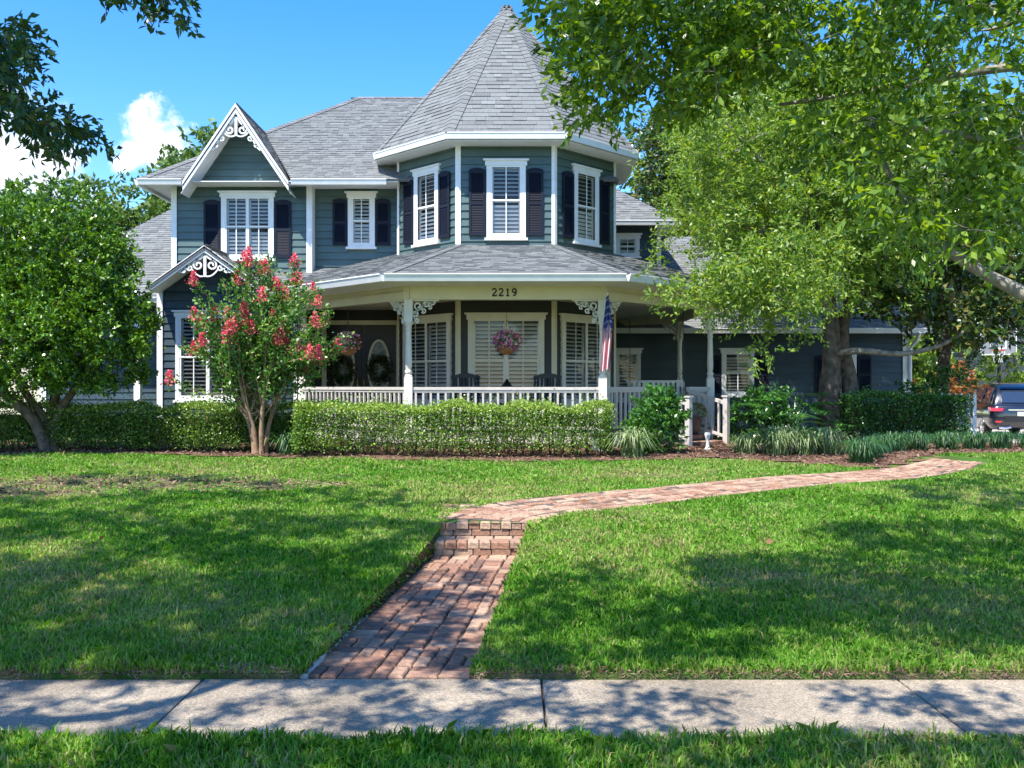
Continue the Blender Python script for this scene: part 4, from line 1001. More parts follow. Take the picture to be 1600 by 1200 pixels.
for pts_, r_ in (([(5.15, 6.2, 1.9), (4.3, 6.5, 2.25), (3.7, 6.8, 2.6), (3.2, 7.0, 3.0), (2.9, 7.1, 3.5), (2.7, 7.1, 4.0)], .085), ([(5.0, 6.2, 2.6), (3.9, 5.9, 3.9), (2.8, 5.7, 4.25), (1.7, 5.8, 4.45), (.8, 5.9, 4.4)], .06),
                 ([(4.6, 6.2, 3.6), (3.8, 4.8, 4.8), (2.6, 4.0, 5.6), (1.4, 3.6, 6.2)], .08), ([(4.5, 6.2, 3.8), (3.6, 6.4, 4.1), (2.6, 6.6, 4.0), (1.9, 6.6, 3.9)], .05), ([(5.1, 6.2, 2.1), (4.2, 5.7, 2.9), (3.2, 5.6, 3.3), (2.4, 5.7, 3.5)], .05)):
    mb = MB(); LB += trunk_tube(mb, pts_, r_, .012, 8); mb.build('limb', M['bark_pale'], RT, smooth=True)
mb = MB(); allc = np.vstack([rt_vis, rt_sh]); sub = np.vstack([rt_vis[::2], rt_sh[::3]])
limbs(mb, LB + nodes[-6:], sorted(map(tuple, sub), key=lambda p: (Vector(p) - Vector((4.5, 6.2, 3.4))).length), .028, 4, .14, 5, .0035)
tag(mb.build('branches', M['bark_pale'], RT, smooth=True), kind='stuff')
dirs = unit(allc - np.array([4.7, 6.1, 3.2])) + np.array([0, 0, -.35])
nv = len(rt_vis); np_mesh('crown', np.vstack([cluster_leaves(rt_vis, dirs[:nv], 4, .16, 10, .075, .030), cluster_leaves(rt_sh, dirs[nv:], 6, .28, 14, .11, .05)]), 4, M['leaf_oak'], RT)
# left-hand tree, mostly outside the frame
lt_vis = np.vstack([
    view_volume([(-70, 30), (10, 25), (50, 60), (30, 110), (30, 160), (60, 180), (10, 175), (-70, 185)], 60, 5.6, 7.2),
    view_volume([(40, 170), (110, 195), (165, 225), (170, 235), (120, 222), (40, 190)], 22, 5.8, 6.6),
    view_volume([(150, -40), (170, -15), (220, 5), (250, 30), (275, 0), (280, -40)], 16, 5.8, 7.0)])
lt_sh = np.vstack([
    lift([(-60, 760), (120, 742), (330, 742), (430, 752), (540, 745), (620, 768), (720, 790), (690, 830), (640, 880), (560, 965), (480, 1052), (-60, 1052)], 520, 6.2, 9.2, [(250, 892, 70, 14), (60, 868, 60, 12), (190, 845, 40, 9), (60, 990, 50, 9), (60, 760, 40, 9), (330, 790, 60, 9), (480, 850, 30, 8)]),
    lift([(-60, 1060), (860, 1060), (860, 1250), (-60, 1250)], 105, 5.0, 8.5, [(90, 1078, 60, 9), (440, 1080, 70, 9), (650, 1085, 60, 9), (320, 1115, 40, 9), (440, 1122, 50, 8), (120, 1190, 60, 12)]),
    lift([(480, 1050), (560, 960), (660, 880), (740, 880), (720, 1050)], 42, 5.5, 8.0, [(600, 1030, 40, 9)])])
lt_sh = lt_sh[out_of_frame(lt_sh)]
LT = thing('street_tree', 'dark-leaved tree whose branch tips hang into the top left corner', 'tree', (-6.2, 2.6, 0))
mb = MB(); nodes = trunk_tube(mb, [(-6.2, 2.6, -.05), (-6.1, 2.7, 1.6), (-5.8, 3.0, 3.2), (-5.2, 3.6, 5.0), (-4.6, 4.2, 7.0)], .32, .08); mb.build('trunk', M['bark'], LT, smooth=True)
mb = MB(); l1 = trunk_tube(mb, [(-5.9, 2.9, 2.8), (-5.6, 4.2, 4.6), (-5.4, 5.6, 5.6), (-5.2, 7.4, 6.6)], .13, .03, 8); mb.build('limb', M['bark'], LT, smooth=True); mb = MB(); l2 = trunk_tube(mb, [(-5.6, 3.2, 3.8), (-4.6, 4.6, 5.0), (-3.6, 6.0, 6.0), (-2.6, 7.4, 7.0)], .12, .03, 8)
mb.build('limb', M['bark'], LT, smooth=True); mb = MB(); l3 = trunk_tube(mb, [(-5.4, 3.4, 4.4), (-4.2, 2.6, 5.8), (-3.4, 3.4, 6.8), (-2.2, 2.6, 7.8)], .10, .015, 8); mb.build('limb', M['bark'], LT, smooth=True)
mb = MB(); l4 = trunk_tube(mb, [(-5.2, 3.6, 5.0), (-4.2, 4.8, 5.6), (-3.2, 5.8, 5.5), (-2.7, 6.3, 5.0)], .06, .012, 7); mb.build('limb', M['bark'], LT, smooth=True)
allc = np.vstack([lt_vis, lt_sh]); sub = np.vstack([lt_vis[::2], lt_sh[::3]]); mb = MB()
limbs(mb, l1 + l2 + l3 + l4 + nodes[-6:], sorted(map(tuple, sub), key=lambda p: (Vector(p) - Vector((-5, 4, 5))).length), .04, 4, .12, 5, .005); tag(mb.build('branches', M['bark'], LT, smooth=True), kind='stuff')
dirs = unit(allc - np.array([-5, 3.5, 5.5])) + np.array([0, 0, -.3])
nv = len(lt_vis); np_mesh('crown', np.vstack([cluster_leaves(lt_vis, dirs[:nv], 4, .15, 9, .075, .032), cluster_leaves(lt_sh, dirs[nv:], 5, .28, 14, .115, .052)]), 4, M['leaf_dark'], LT)

# ------------------------------------------------------------------ fine-leaved tree and magnolia in front of the wing
FT = thing('shade_tree', 'airy yellow-green tree with pale twigs and twin trunks before the right wing', 'tree', (6.75, 19.6, .72))
mb = MB()
t1 = trunk_tube(mb, [(6.72, 19.6, .6), (6.70, 19.6, 1.6), (6.72, 19.5, 2.6), (6.62, 19.4, 3.6), (6.3, 19.2, 5.0), (5.9, 19.0, 6.6)], .30, .08, 12)
mb.build('trunk', M['bark'], FT, smooth=True)
mb = MB(); t2 = trunk_tube(mb, [(7.12, 19.7, .6), (7.18, 19.7, 1.8), (7.0, 19.7, 3.0), (7.3, 19.6, 4.2), (7.8, 19.4, 6.0)], .24, .07, 12); mb.build('trunk', M['bark'], FT, smooth=True)
mb = MB()
b1 = trunk_tube(mb, [(6.65, 19.4, 3.4), (5.9, 18.7, 4.4), (4.8, 18.2, 4.95), (3.9, 17.9, 5.05)], .10, .02, 8); mb.build('limb', M['bark_pale'], FT, smooth=True); mb = MB(); b2 = trunk_tube(mb, [(6.62, 19.4, 3.5), (6.0, 18.8, 3.9), (5.2, 18.3, 4.0), (4.4, 18.0, 3.9)], .08, .015, 8)
mb.build('limb', M['bark_pale'], FT, smooth=True); mb = MB(); b3 = trunk_tube(mb, [(6.5, 19.3, 4.2), (5.6, 18.6, 5.7), (4.6, 18.2, 6.6), (4.0, 18.0, 7.2)], .09, .015, 8); mb.build('limb', M['bark_pale'], FT, smooth=True); mb = MB(); b4 = trunk_tube(mb, [(6.75, 19.5, 2.55), (7.1, 19.0, 2.62), (7.9, 18.8, 2.55), (8.6, 18.6, 2.72), (9.1, 18.5, 3.05)], .085, .03, 8)
mb.build('limb', M['bark_pale'], FT, smooth=True); mb = MB(); b5 = trunk_tube(mb, [(7.1, 19.7, 3.4), (7.6, 18.8, 4.6), (8.0, 18.2, 5.4), (8.3, 17.8, 6.3)], .09, .02, 8); mb.build('limb', M['bark_pale'], FT, smooth=True)
ft = np.vstack([view_volume([(1060, 420), (1075, 330), (1095, 250), (1120, 190), (1180, 140), (1300, 110), (1400, 150), (1420, 300), (1390, 400), (1340, 440), (1260, 420), (1180, 440), (1100, 420), (1080, 440)], 165, 16.6, 21.5), view_volume([(1280, 120), (1420, 150), (1440, 320), (1400, 430), (1330, 440), (1290, 300)], 40, 17, 21),
                view_volume([(1085, 420), (1180, 420), (1290, 430), (1280, 480), (1200, 495), (1130, 465)], 22, 14.9, 16.2)])
ft = np.vstack([ft, view_volume([(1060, 330), (1100, 200), (1200, 140), (1400, 150), (1420, 330), (1380, 420), (1200, 420), (1100, 400)], 60, 20.5, 24.0), view_volume([(1080, 300), (1100, 170), (1250, 120), (1500, 120), (1520, 330), (1400, 400), (1150, 360)], 85, 21, 25.5)])  # deep clumps added to the crown to shade the wing roof
ft = np.repeat(ft, 6, 0) + rng.normal(size=(len(ft) * 6, 3)) * [.42, .4, .28]
ft = ft[~((ft[:, 2] < 4.75) & (ft[:, 0] < 5.2) & (ft[:, 1] > 16.3)) & ~((ft[:, 1] > 23.6) & (ft[:, 2] < 4.2 + .66 * (ft[:, 1] - 24.2)))]
ctr = np.array([6.3, 19.2, 5.0]); mb = MB()
limbs(mb, b1 + b2 + b3 + b5 + t1[-10:] + t2[-10:], sorted(map(tuple, ft[rng.permutation(len(ft))[:420]]), key=lambda p: (Vector(p) - Vector(ctr)).length), .04, 4, .14, 5, .007)
tag(mb.build('branches', M['bark_pale'], FT, smooth=True), kind='stuff')
np_mesh('crown', cluster_leaves(ft, unit(ft - ctr) + np.array([0, 0, .1]), 5, .34, 15, .105, .042, 1.1, .15), 4, M['leaf_fine'], FT)

MG = thing('magnolia_tree', 'dark magnolia with large leathery leaves behind the car hedge at right', 'tree', (9.6, 20.8, .6))
mb = MB(); m1 = trunk_tube(mb, [(9.6, 20.8, .5), (9.6, 20.7, 2.0), (9.7, 20.6, 4.0), (9.6, 20.5, 6.5)], .2, .06); mb.build('trunk', M['bark'], MG, smooth=True)
mg = np.vstack([view_volume([(1350, 470), (1390, 420), (1420, 350), (1640, 340), (1640, 520), (1590, 545), (1530, 520), (1480, 530), (1420, 510), (1370, 505)], 170, 18.2, 21),
                view_volume([(1380, 350), (1420, 180), (1640, 150), (1640, 350)], 170, 19, 22)])
mb = MB(); limbs(mb, m1, sorted(map(tuple, mg[::2]), key=lambda p: (Vector(p) - Vector((9.6, 20.6, 4))).length), .06, 4, .1, 5, .01); tag(mb.build('branches', M['bark'], MG, smooth=True), kind='stuff')
np_mesh('crown', cluster_leaves(mg, unit(mg - np.array([9.6, 20.6, 4.0])), 3, .36, 14, .19, .085, .9, .1), 4, M['leaf_mag'], MG)
MG2 = thing('magnolia_tree', 'dark magnolia beside the turret, standing behind the house wing', 'tree', (6.2, 35.0, .75))
m2 = np.vstack([view_volume([(995, 290), (1000, 210), (1040, 190), (1100, 180), (1110, 330), (1030, 330)], 120, 33.6, 36.4), view_volume([(1040, 330), (1100, 330), (1100, 400), (1050, 390)], 20, 33.6, 36)])
mb = MB(); n_ = trunk_tube(mb, [(6.2, 35.0, .6), (6.2, 35.0, 4.0), (6.1, 35.0, 7.0), (6.0, 35.0, 10.0)], .22, .06); mb.build('trunk', M['bark'], MG2, smooth=True)
mb = MB(); limbs(mb, n_, sorted(map(tuple, m2[::2]), key=lambda p: (Vector(p) - Vector((6.2, 35, 6))).length), .05, 3, .1, 5, .01); tag(mb.build('branches', M['bark'], MG2, smooth=True), kind='stuff')
np_mesh('crown', cluster_leaves(m2, unit(m2 - np.array([6.2, 35, 7.5])), 4, .55, 14, .24, .11), 4, M['leaf_mag'], MG2)

# ------------------------------------------------------------------ rounded shrub tree at left
LG = thing('ligustrum_tree', 'dense rounded bright green small tree on forked trunks at left', 'tree', (-8.05, 16.30, .72))
mb = MB(); st = []
for pts in ([(-8.1, 16.30, .6), (-8.15, 16.30, 1.2), (-8.5, 16.20, 1.8), (-8.9, 16.10, 2.8)], [(-8.05, 16.30, .6), (-8.0, 16.30, 1.3), (-7.6, 16.20, 1.9), (-7.0, 16.10, 2.7)], [(-8.08, 16.35, .6), (-8.1, 16.40, 1.5), (-8.0, 16.50, 2.6), (-7.9, 16.40, 3.8)], [(-8.1, 16.26, .6), (-8.3, 16.10, 1.3), (-8.8, 15.80, 1.9), (-9.4, 15.60, 2.6)]):
    st += trunk_tube(mb, pts, .13, .04, 8)
mb.build('trunk', M['bark'], LG, smooth=True)
lgb = [(-8.0, 16.40, 4.15, 1.2, 1.2, 1.35), (-7.4, 16.10, 2.85, 1.1, 1.2, 1.0), (-7.6, 16.20, 4.0, .9, .9, .8), (-9.0, 16.00, 2.9, 1.3, 1.3, 1.2), (-8.7, 16.50, 3.9, 1.2, 1.2, 1.0), (-7.25, 16.20, 3.5, .85, .9, .8), (-8.2, 15.50, 2.6, 1.3, .8, .8), (-7.1, 16.00, 2.2, .65, .8, .45)]
lc, lv = ellipsoid_clumps(lgb, 1050, .6); mb = MB()
limbs(mb, st, sorted(map(tuple, lc[::4]), key=lambda p: (Vector(p) - Vector((-8, 16.20, 2.4))).length), .03, 3, .1, 5, .006); tag(mb.build('branches', M['bark'], LG, smooth=True), kind='stuff')
np_mesh('crown', cluster_leaves(lc, lv + np.array([0, -.1, .45]), 6, .19, 13, .085, .045, .9, 0), 4, M['leaf_lig'], LG)

# ------------------------------------------------------------------ crape myrtle
CM = thing('crape_myrtle', 'vase-shaped crape myrtle with red-pink flower heads in front of the hedge', 'tree', (-4.26, 15.75, .73))
mb = MB(); shoots = []; base = Vector((-4.26, 15.75, .69))
stems = [(-.62, .1), (-.32, -.1), (-.05, .15), (.12, -.12), (.34, .08)]
ends = []
for i, (dx, dy) in enumerate(stems):
    nodes_ = trunk_tube(mb, [base + Vector((dx * .18, dy * .3, 0)), base + Vector((dx * .35, dy, .55)), base + Vector((dx * .8, dy * 1.6, 1.05)), base + Vector((dx * 1.2, dy * 2.2, 1.7))], .05, .022, 7, .1); ends += nodes_[6:]
mb.build('trunk', M['bark_crape'], CM, smooth=True)
tips = []
for i in range(120):
    a = float(np.clip(rng.normal() * .72, -1.1, 1.1)); fy = rng.uniform(-.8, .8); ln = rng.uniform(1.0, 2.5) * (1 - .14 * abs(a)) 
    tips.append((base.x + math.sin(a) * ln * .78, base.y + fy * .9, base.z + 1.05 + math.cos(a) * ln * .96))
tips += [(base.x - 1.48, base.y - .2, 1.98), (base.x + 1.2, base.y - .2, 3.15), (base.x + .95, base.y, 2.15), (base.x + .62, base.y - .2, 3.95), (base.x + 1.0, base.y, 3.6)]
mb = MB(); LP = []; LA = []; fl = []
for t in tips:
    t = Vector(t); e = ends[rng.integers(len(ends))][0]; e = Vector(e); mid = e.lerp(t, .5) + Vector((rng.normal() * .06, rng.normal() * .06, -.08)); Q = smooth3([e, mid, t], 6)
    mb.tube([tuple(q) for q in Q], [.011 - .008 * i / (len(Q) - 1) for i in range(len(Q))], 5)
    L_ = (t - e).length; k = int(132 * L_ / 1.4); s = rng.uniform(.30, 1.0, k) * (len(Q) - 1); i0 = np.minimum(s.astype(int), len(Q) - 2); f = (s - i0)[:, None]
    P = Q[i0] * (1 - f) + Q[i0 + 1] * f; LP.append(P + rng.normal(size=P.shape) * .055); LA.append(unit(Q[i0 + 1] - Q[i0]) * .5 + rng.normal(size=P.shape) * .7)
    if rng.random() < .55: fl.append(Q[-1])
tag(mb.build('branches', M['bark_crape'], CM, smooth=True), kind='stuff')
LP = np.vstack(LP); LA = np.vstack(LA); np_mesh('crown', leaf_quads(LP, LA, rng.uniform(.05, .09, len(LP)), rng.uniform(.03, .05, len(LP))), 4, M['leaf_crape'], CM)
for q in fl:
    n = 150; up = rng.random(n); P = np.array(q) + np.stack([rng.normal(size=n) * .05 * (1.2 - up), rng.normal(size=n) * .05 * (1.2 - up), up * .24 - .06], 1)
    tag(np_mesh('flower_head', leaf_quads(P, rng.normal(size=(n, 3)), rng.uniform(.025, .045, n), rng.uniform(.022, .04, n)), 4, M['petal'], CM, tint=np.clip(rng.normal(.4 + .25 * rng.random(), .25, n), 0, 1)), kind='stuff')

# ------------------------------------------------------------------ hedges and shrubs
def hedge(label, x0, x1, d0, d1, h, n, sparse, name='clipped_hedge', group='clipped hedges in front of the house', lm='leaf_hedge', ls=.045):
    g = float(terrain((x0 + x1) / 2, (d0 + d1) / 2)); root = thing(name, label, 'hedge', ((x0 + x1) / 2, (d0 + d1) / 2, g), group)
    P = np.zeros((0, 3)); nrm_ = np.zeros((0, 3))
    def face(k, fn, nn):
        nonlocal P, nrm_
        q = fn(rng.random(k), rng.random(k)); P = np.vstack([P, q]); nrm_ = np.vstack([nrm_, np.tile(nn, (k, 1))])
    X = lambda a: x0 + (x1 - x0) * a; D = lambda a: d0 + (d1 - d0) * a
    lowest = .10
    face(int(n * .50), lambda a, b: np.stack([X(a), np.full_like(a, d0), g + lowest + (h - lowest) * (b ** (.72 if sparse else .9))], 1), (0, -1, .25))
    face(int(n * .32), lambda a, b: np.stack([X(a), D(b), np.full_like(a, g + h)], 1), (0, -.1, 1))
    for xx, s in ((x0, -1), (x1, 1)): face(int(n * .06), lambda a, b: np.stack([np.full_like(a, xx), D(a), g + lowest + (h - lowest) * b], 1), (s, 0, .2))
    face(int(n * .12), lambda a, b: np.stack([X(a), D(rng.random(len(a))), g + .15 + (h - .2) * b], 1), (0, 0, .2))
    w = .05 * np.sin(P[:, 0] * 2.3 + 1) + .035 * np.sin(P[:, 0] * 5.1) + .03 * np.sin(P[:, 2] * 9 + P[:, 0] * 3); P[:, 1] += w; P[:, 2] += (P[:, 2] > g + h - .05) * (.04 * np.sin(P[:, 0] * 3.3 + 2 * np.sin(P[:, 0])) + .028 * np.sin(P[:, 0] * 8.7 + 3 * np.sin(P[:, 0] * 1.7)))
    P += rng.normal(size=P.shape) * [.035, .05, .03]; P += np.abs(rng.normal(size=P.shape)) * nrm_ * (.10 * (rng.random(len(P)) < .05))[:, None]; k = P[:, 2] > g + .06; P = P[k]; nrm_ = nrm_[k]
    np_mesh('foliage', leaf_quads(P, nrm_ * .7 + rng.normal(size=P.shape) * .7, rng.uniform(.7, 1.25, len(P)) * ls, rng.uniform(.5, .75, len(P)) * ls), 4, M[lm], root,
            tint=np.clip(rng.normal(.40, .29, len(P)) + .30 * (P[:, 2] > g + h - .07), 0, 1))  # leaves near the top tinted lighter, as if sunlit
    m = MB(); nst = int((x1 - x0) * 9)
    for i in range(nst):
        x = x0 + (x1 - x0) * (i + rng.random()) / nst; dd = rng.uniform(d0 + .15, d1 - .15)
        for j in range(3): m.tube([(x, dd, g - .03), (x + rng.normal() * .06, dd + rng.normal() * .06, g + h * .4), (x + rng.normal() * .14, dd + rng.normal() * .16, g + h * .88)], [.011, .008, .004], 4)
    tag(m.build('stems', M['bark'], root, smooth=True), kind='stuff')
    if not sparse:
        c = MB(); nx = int((x1 - x0) / .15)
        for i in range(nx):       # dark core slabs added so the hedge is not seen through
            a = x0 + .12 + (x1 - x0 - .24) * i / nx; c.box(a, a + .09, d0 + .2, d1 - .15, g + .15 + rng.uniform(0, .1), g + h - rng.uniform(.12, .2))
        tag(c.build('core_filler', M['bark'], root), kind='stuff')
    return root
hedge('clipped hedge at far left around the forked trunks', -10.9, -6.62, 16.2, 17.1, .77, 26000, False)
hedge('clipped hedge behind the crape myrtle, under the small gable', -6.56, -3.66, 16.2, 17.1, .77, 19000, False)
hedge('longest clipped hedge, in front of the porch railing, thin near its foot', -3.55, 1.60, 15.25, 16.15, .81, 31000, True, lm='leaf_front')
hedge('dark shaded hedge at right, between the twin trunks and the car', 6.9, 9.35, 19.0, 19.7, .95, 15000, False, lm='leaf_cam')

def bush(name, label, blobs, n, lm, L_, W_, cat='shrub', twigs=4, nl=10, tl=.16, grp=None, stems=True):
    cx, cy = blobs[0][0], blobs[0][1]; g = float(terrain(cx, cy)); root = thing(name, label, cat, (cx, cy, g), grp)
    c, v = ellipsoid_clumps(blobs, n, .55); c = c[c[:, 2] > g + .08]; v = unit(c - np.array([cx, cy, g + .3]))
    if stems:
        m = MB(); b = [(Vector((cx + dx, cy, g - .03)), .02) for dx in (-.08, 0, .08)] + [(Vector((cx + dx, cy, g + .35)), .018) for dx in (-.15, 0, .15)]
        limbs(m, b, sorted(map(tuple, c[::3]), key=lambda p: (Vector(p) - Vector((cx, cy, g))).length), .018, 3, .1, 4, .004); tag(m.build('stems', M['bark'], root), kind='stuff')
    np_mesh('foliage', cluster_leaves(c, v + np.array([0, 0, .4]), twigs, tl, nl, L_, W_, .9, 0), 4, M[lm], root); return root
bush('camellia_bush', 'rounded glossy green bush in front of the porch stair', [(2.46, 15.95, 1.28, .44, .45, .46), (2.40, 15.8, 1.08, .42, .42, .36), (2.56, 15.9, 1.42, .34, .36, .38)], 140, 'leaf_cam', .085, .042)
bush('rose_bush', 'loose leafy shrub left of the split-leaf plant beside the newel', [(4.75, 18.3, 1.2, .5, .5, .55), (5.1, 18.4, 1.35, .5, .5, .5)], 90, 'leaf_cam', .08, .045)
bush('leaning_shrub', 'arching shrub rising above the right hedge beside the wing corner', [(8.9, 20.2, 1.6, .5, .5, .5), (9.5, 20.2, 1.95, .45, .4, .35), (10.0, 20.2, 2.3, .35, .3, .28)], 70, 'leaf_cam', .08, .04)
bush('orange_shrub', 'orange-leaved shrub beyond the hedge beside the car', [(15.2, 32, 1.9, .7, .6, .7)], 60, 'orange', .16, .08)
bush('orange_shrub', 'small reddish shrub showing over the right hedge near the wing corner', [(11.6, 27.5, 1.6, .5, .4, .45)], 40, 'orange', .13, .07)
bush('yellow_shrub', 'bright yellow-green shrub under the basketball backboard', [(18.0, 34, 2.2, 1.1, .8, 1.2), (19.6, 34, 1.9, .9, .8, .9)], 110, 'leaf_fine', .16, .07)

def strap_clump(name, label, x, d, n, ln, w, lm, grp, cat='plant', tintc=.5):
    g = float(terrain(x, d)); root = thing(name, label, cat, (x, d, g), grp)
    a = rng.uniform(0, 6.283, n); lean = rng.uniform(.15, 1.0, n); Ls = ln * rng.uniform(.6, 1.1, n); b = np.stack([x + rng.normal(size=n) * .07, d + rng.normal(size=n) * .07, np.full(n, g)], 1)
    out = np.stack([np.cos(a), np.sin(a), np.zeros(n)], 1); side = np.stack([-np.sin(a), np.cos(a), np.zeros(n)], 1) * (w / 2)
    pts = [b, b + out * (lean * Ls * .35)[:, None] + np.array([0, 0, 1]) * (Ls * .55)[:, None], b + out * (lean * Ls * .75)[:, None] + np.array([0, 0, 1]) * (Ls * (.85 - .25 * lean))[:, None], b + out * (lean * Ls * 1.05)[:, None] + np.array([0, 0, 1]) * (Ls * (.9 - .65 * lean))[:, None]]
    q = []; ws = [1, 1, .75, .08]
    for i in range(3): q.append(np.stack([pts[i] - side * ws[i], pts[i] + side * ws[i], pts[i + 1] + side * ws[i + 1], pts[i + 1] - side * ws[i + 1]], 1))
    t = np.clip(rng.normal(tintc, .3, n), 0, 1); np_mesh('leaves', np.vstack(q), 4, M[lm], root, tint=np.concatenate([t, t, t])); return root
LG_ = 'striped strap-leaf clumps along the bed'
strap_clump('liriope_clump', 'striped strap-leaf clump between the front hedge and the glossy bush', 1.98, 15.25, 260, .62, .018, 'leaf_strap', LG_, tintc=.7)
strap_clump('liriope_clump', 'small dark strap-leaf clump at the foot of the crape myrtle', -3.75, 15.65, 120, .5, .018, 'leaf_mondo', LG_)
for i, (x, d, wh) in enumerate([(4.0, 15.8, 'nearest the stair'), (4.45, 15.6, 'second from the stair, yellowish'), (4.95, 15.75, 'third from the stair'), (5.4, 15.9, 'fourth from the stair, before the split-leaf plant')]):
    strap_clump('liriope_clump', 'striped strap-leaf clump in the right bed, ' + wh, x, d, 240, (.46 if i == 0 else .58) + .05 * (i == 1), .018, 'leaf_strap', LG_, tintc=.6 + .12 * (i % 2))
mw = ['nearest the brick walk, largest', 'just behind the largest one', 'below the twin trunks', 'left of the walk bend', 'by the walk bend', 'in front of the shaded hedge', 'in the middle of the hedge row', 'before the picket fence', 'near the driveway', 'last before the driveway', 'beside the car wheel']
for i, (x, d) in enumerate([(5.55, 14.75), (5.9, 15.25), (6.3, 15.9), (6.7, 16.3), (7.2, 16.5), (7.8, 16.7), (8.4, 16.9), (9.0, 17.1), (9.6, 17.2), (10.2, 17.3), (10.9, 17.3)]):
    strap_clump('mondo_grass_clump', 'low dark green grassy clump, ' + mw[i], x, d, 420, .42 if i else .5, .012, 'leaf_mondo', 'dark grassy clumps edging the right bed', tintc=.45)
def philodendron():
    x, d = 5.55, 18.4; g = float(terrain(x, d)); root = thing('split_leaf_plant', 'large dark plant with deeply cut glossy leaves beside the twin trunks', 'plant', (x, d, g))
    for i in range(26):
        a = rng.uniform(0, 6.283); el = rng.uniform(.35, 1.3); ln = rng.uniform(.7, 1.25); out = Vector((math.cos(a) * math.cos(el) * 1.05, math.sin(a) * math.cos(el) * .8, math.sin(el)))
        tip = Vector((x, d, g + .05)) + out * ln; m = MB(); m.tube([(x + out.x * .05, d + out.y * .05, g), Vector((x, d, g)).lerp(tip, .5) + Vector((0, 0, .12)), tip], [.014, .011, .007], 5, .3)
        ax = Vector((out.x, out.y - .35, -.25 + .3 * rng.random())).normalized(); sd = ax.cross(Vector((0, 0, 1))).normalized(); up = sd.cross(ax); S_ = rng.uniform(.36, .52)
        for j in range(8):       # lobes on each side of the midrib
            t = j / 7; c = tip + ax * (S_ * t); wl = S_ * (.62 * math.sin(math.pi * (.22 + .68 * t)) + .05)
            for s in (-1, 1):
                e = c + sd * s * wl + ax * wl * .38 - up * wl * .22; wv = ax * (S_ * .052)
                m.add([c - wv, c + wv, c.lerp(e, .6) + wv * 1.25, e, c.lerp(e, .6) - wv * 1.1], [(0, 1, 2, 3, 4)], float(rng.random()))
        m.build('leaf', M['leaf_cam'], root, recalc=False)
philodendron()

# ------------------------------------------------------------------ background trees
def far_tree(label, x, d, h, r, n, lm, seed, group='trees standing behind the house', zlow=.3, ls=.34):
    g = float(terrain(x, d)); root = thing('background_tree', label, 'tree', (x, d, g), group); m = MB()
    tr = trunk_tube(m, [(x, d, g - .1), (x + .1, d, g + h * .25), (x - .1, d, g + h * .5), (x, d, g + h * .8)], .25, .08, 7); m.build('trunk', M['bark'], root, smooth=True)
    bl = []
    for i in range(9): a = rng.uniform(0, 6.283); q = rng.uniform(.2, .7) * r; bl.append((x + math.cos(a) * q, d + math.sin(a) * q, g + h * rng.uniform(zlow + .1, .85), r * rng.uniform(.35, .55), r * rng.uniform(.35, .55), h * rng.uniform(.12, .2)))
    c, v = ellipsoid_clumps(bl, n, .6); m = MB(); limbs(m, tr[6:], sorted(map(tuple, c[::8]), key=lambda p: (Vector(p) - Vector((x, d, g + h * .4))).length), .08, 3, .1, 4, .02); tag(m.build('branches', M['bark'], root, smooth=True), kind='stuff')
    np_mesh('crown', cluster_leaves(c, v + np.array([0, 0, .3]), 4, .7, 11, ls, ls * .5, 1.0, .1), 4, M[lm], root)
far_tree('broad pale green tree rising behind the left wing roof', -14.6, 41, 11.0, 4.6, 420, 'leaf_far', 1)
far_tree('pale green tree between the small rounded tree and the big gable', -20.0, 43, 10.6, 5.0, 420, 'leaf_far', 2)
far_tree('tree at the far left edge behind the rounded tree', -26, 44, 10.2, 5.5, 380, 'leaf_far', 3)
far_tree('leafy tree beyond the wing corner, left of the backboard', 14.6, 41, 9, 4.2, 360, 'leaf_fine', 4, 'trees beyond the driveway', .1)
far_tree('tall tree behind the wing roof at right', 9, 38, 15, 6, 480, 'leaf_far', 5, 'trees beyond the driveway')
far_tree('tall tree behind the magnolia at far right', 19, 46, 16, 7, 480, 'leaf_far', 6, 'trees beyond the driveway', .1)
far_tree('tree beyond the pool cage', 27, 56, 12, 7, 420, 'leaf_fine', 7, 'trees beyond the driveway', .0)
far_tree('mid-height tree over the pool cage roof', 30, 53, 8, 5, 380, 'leaf_far', 7, 'trees beyond the driveway', -.1)
far_tree('low full tree behind the pool cage at the right edge', 34, 58, 10, 7, 420, 'leaf_far', 7, 'trees beyond the driveway', -.1)
far_tree('low full tree seen under the magnolia, right of the wing', 17.5, 50, 7.5, 5.5, 420, 'leaf_fine', 7, 'trees beyond the driveway', -.1)
far_tree('low tree behind the left wing and its roof', -12, 37, 6, 4, 240, 'leaf_far', 9, 'trees standing behind the house', -.05)
far_tree('tall tree hidden behind the turret and yellow-green tree', 14, 44, 17, 6.5, 480, 'leaf_far', 8, 'trees beyond the driveway', .1)
far_tree('low tree behind the cream fence at left', -24, 36, 6.5, 4, 260, 'leaf_far', 9)

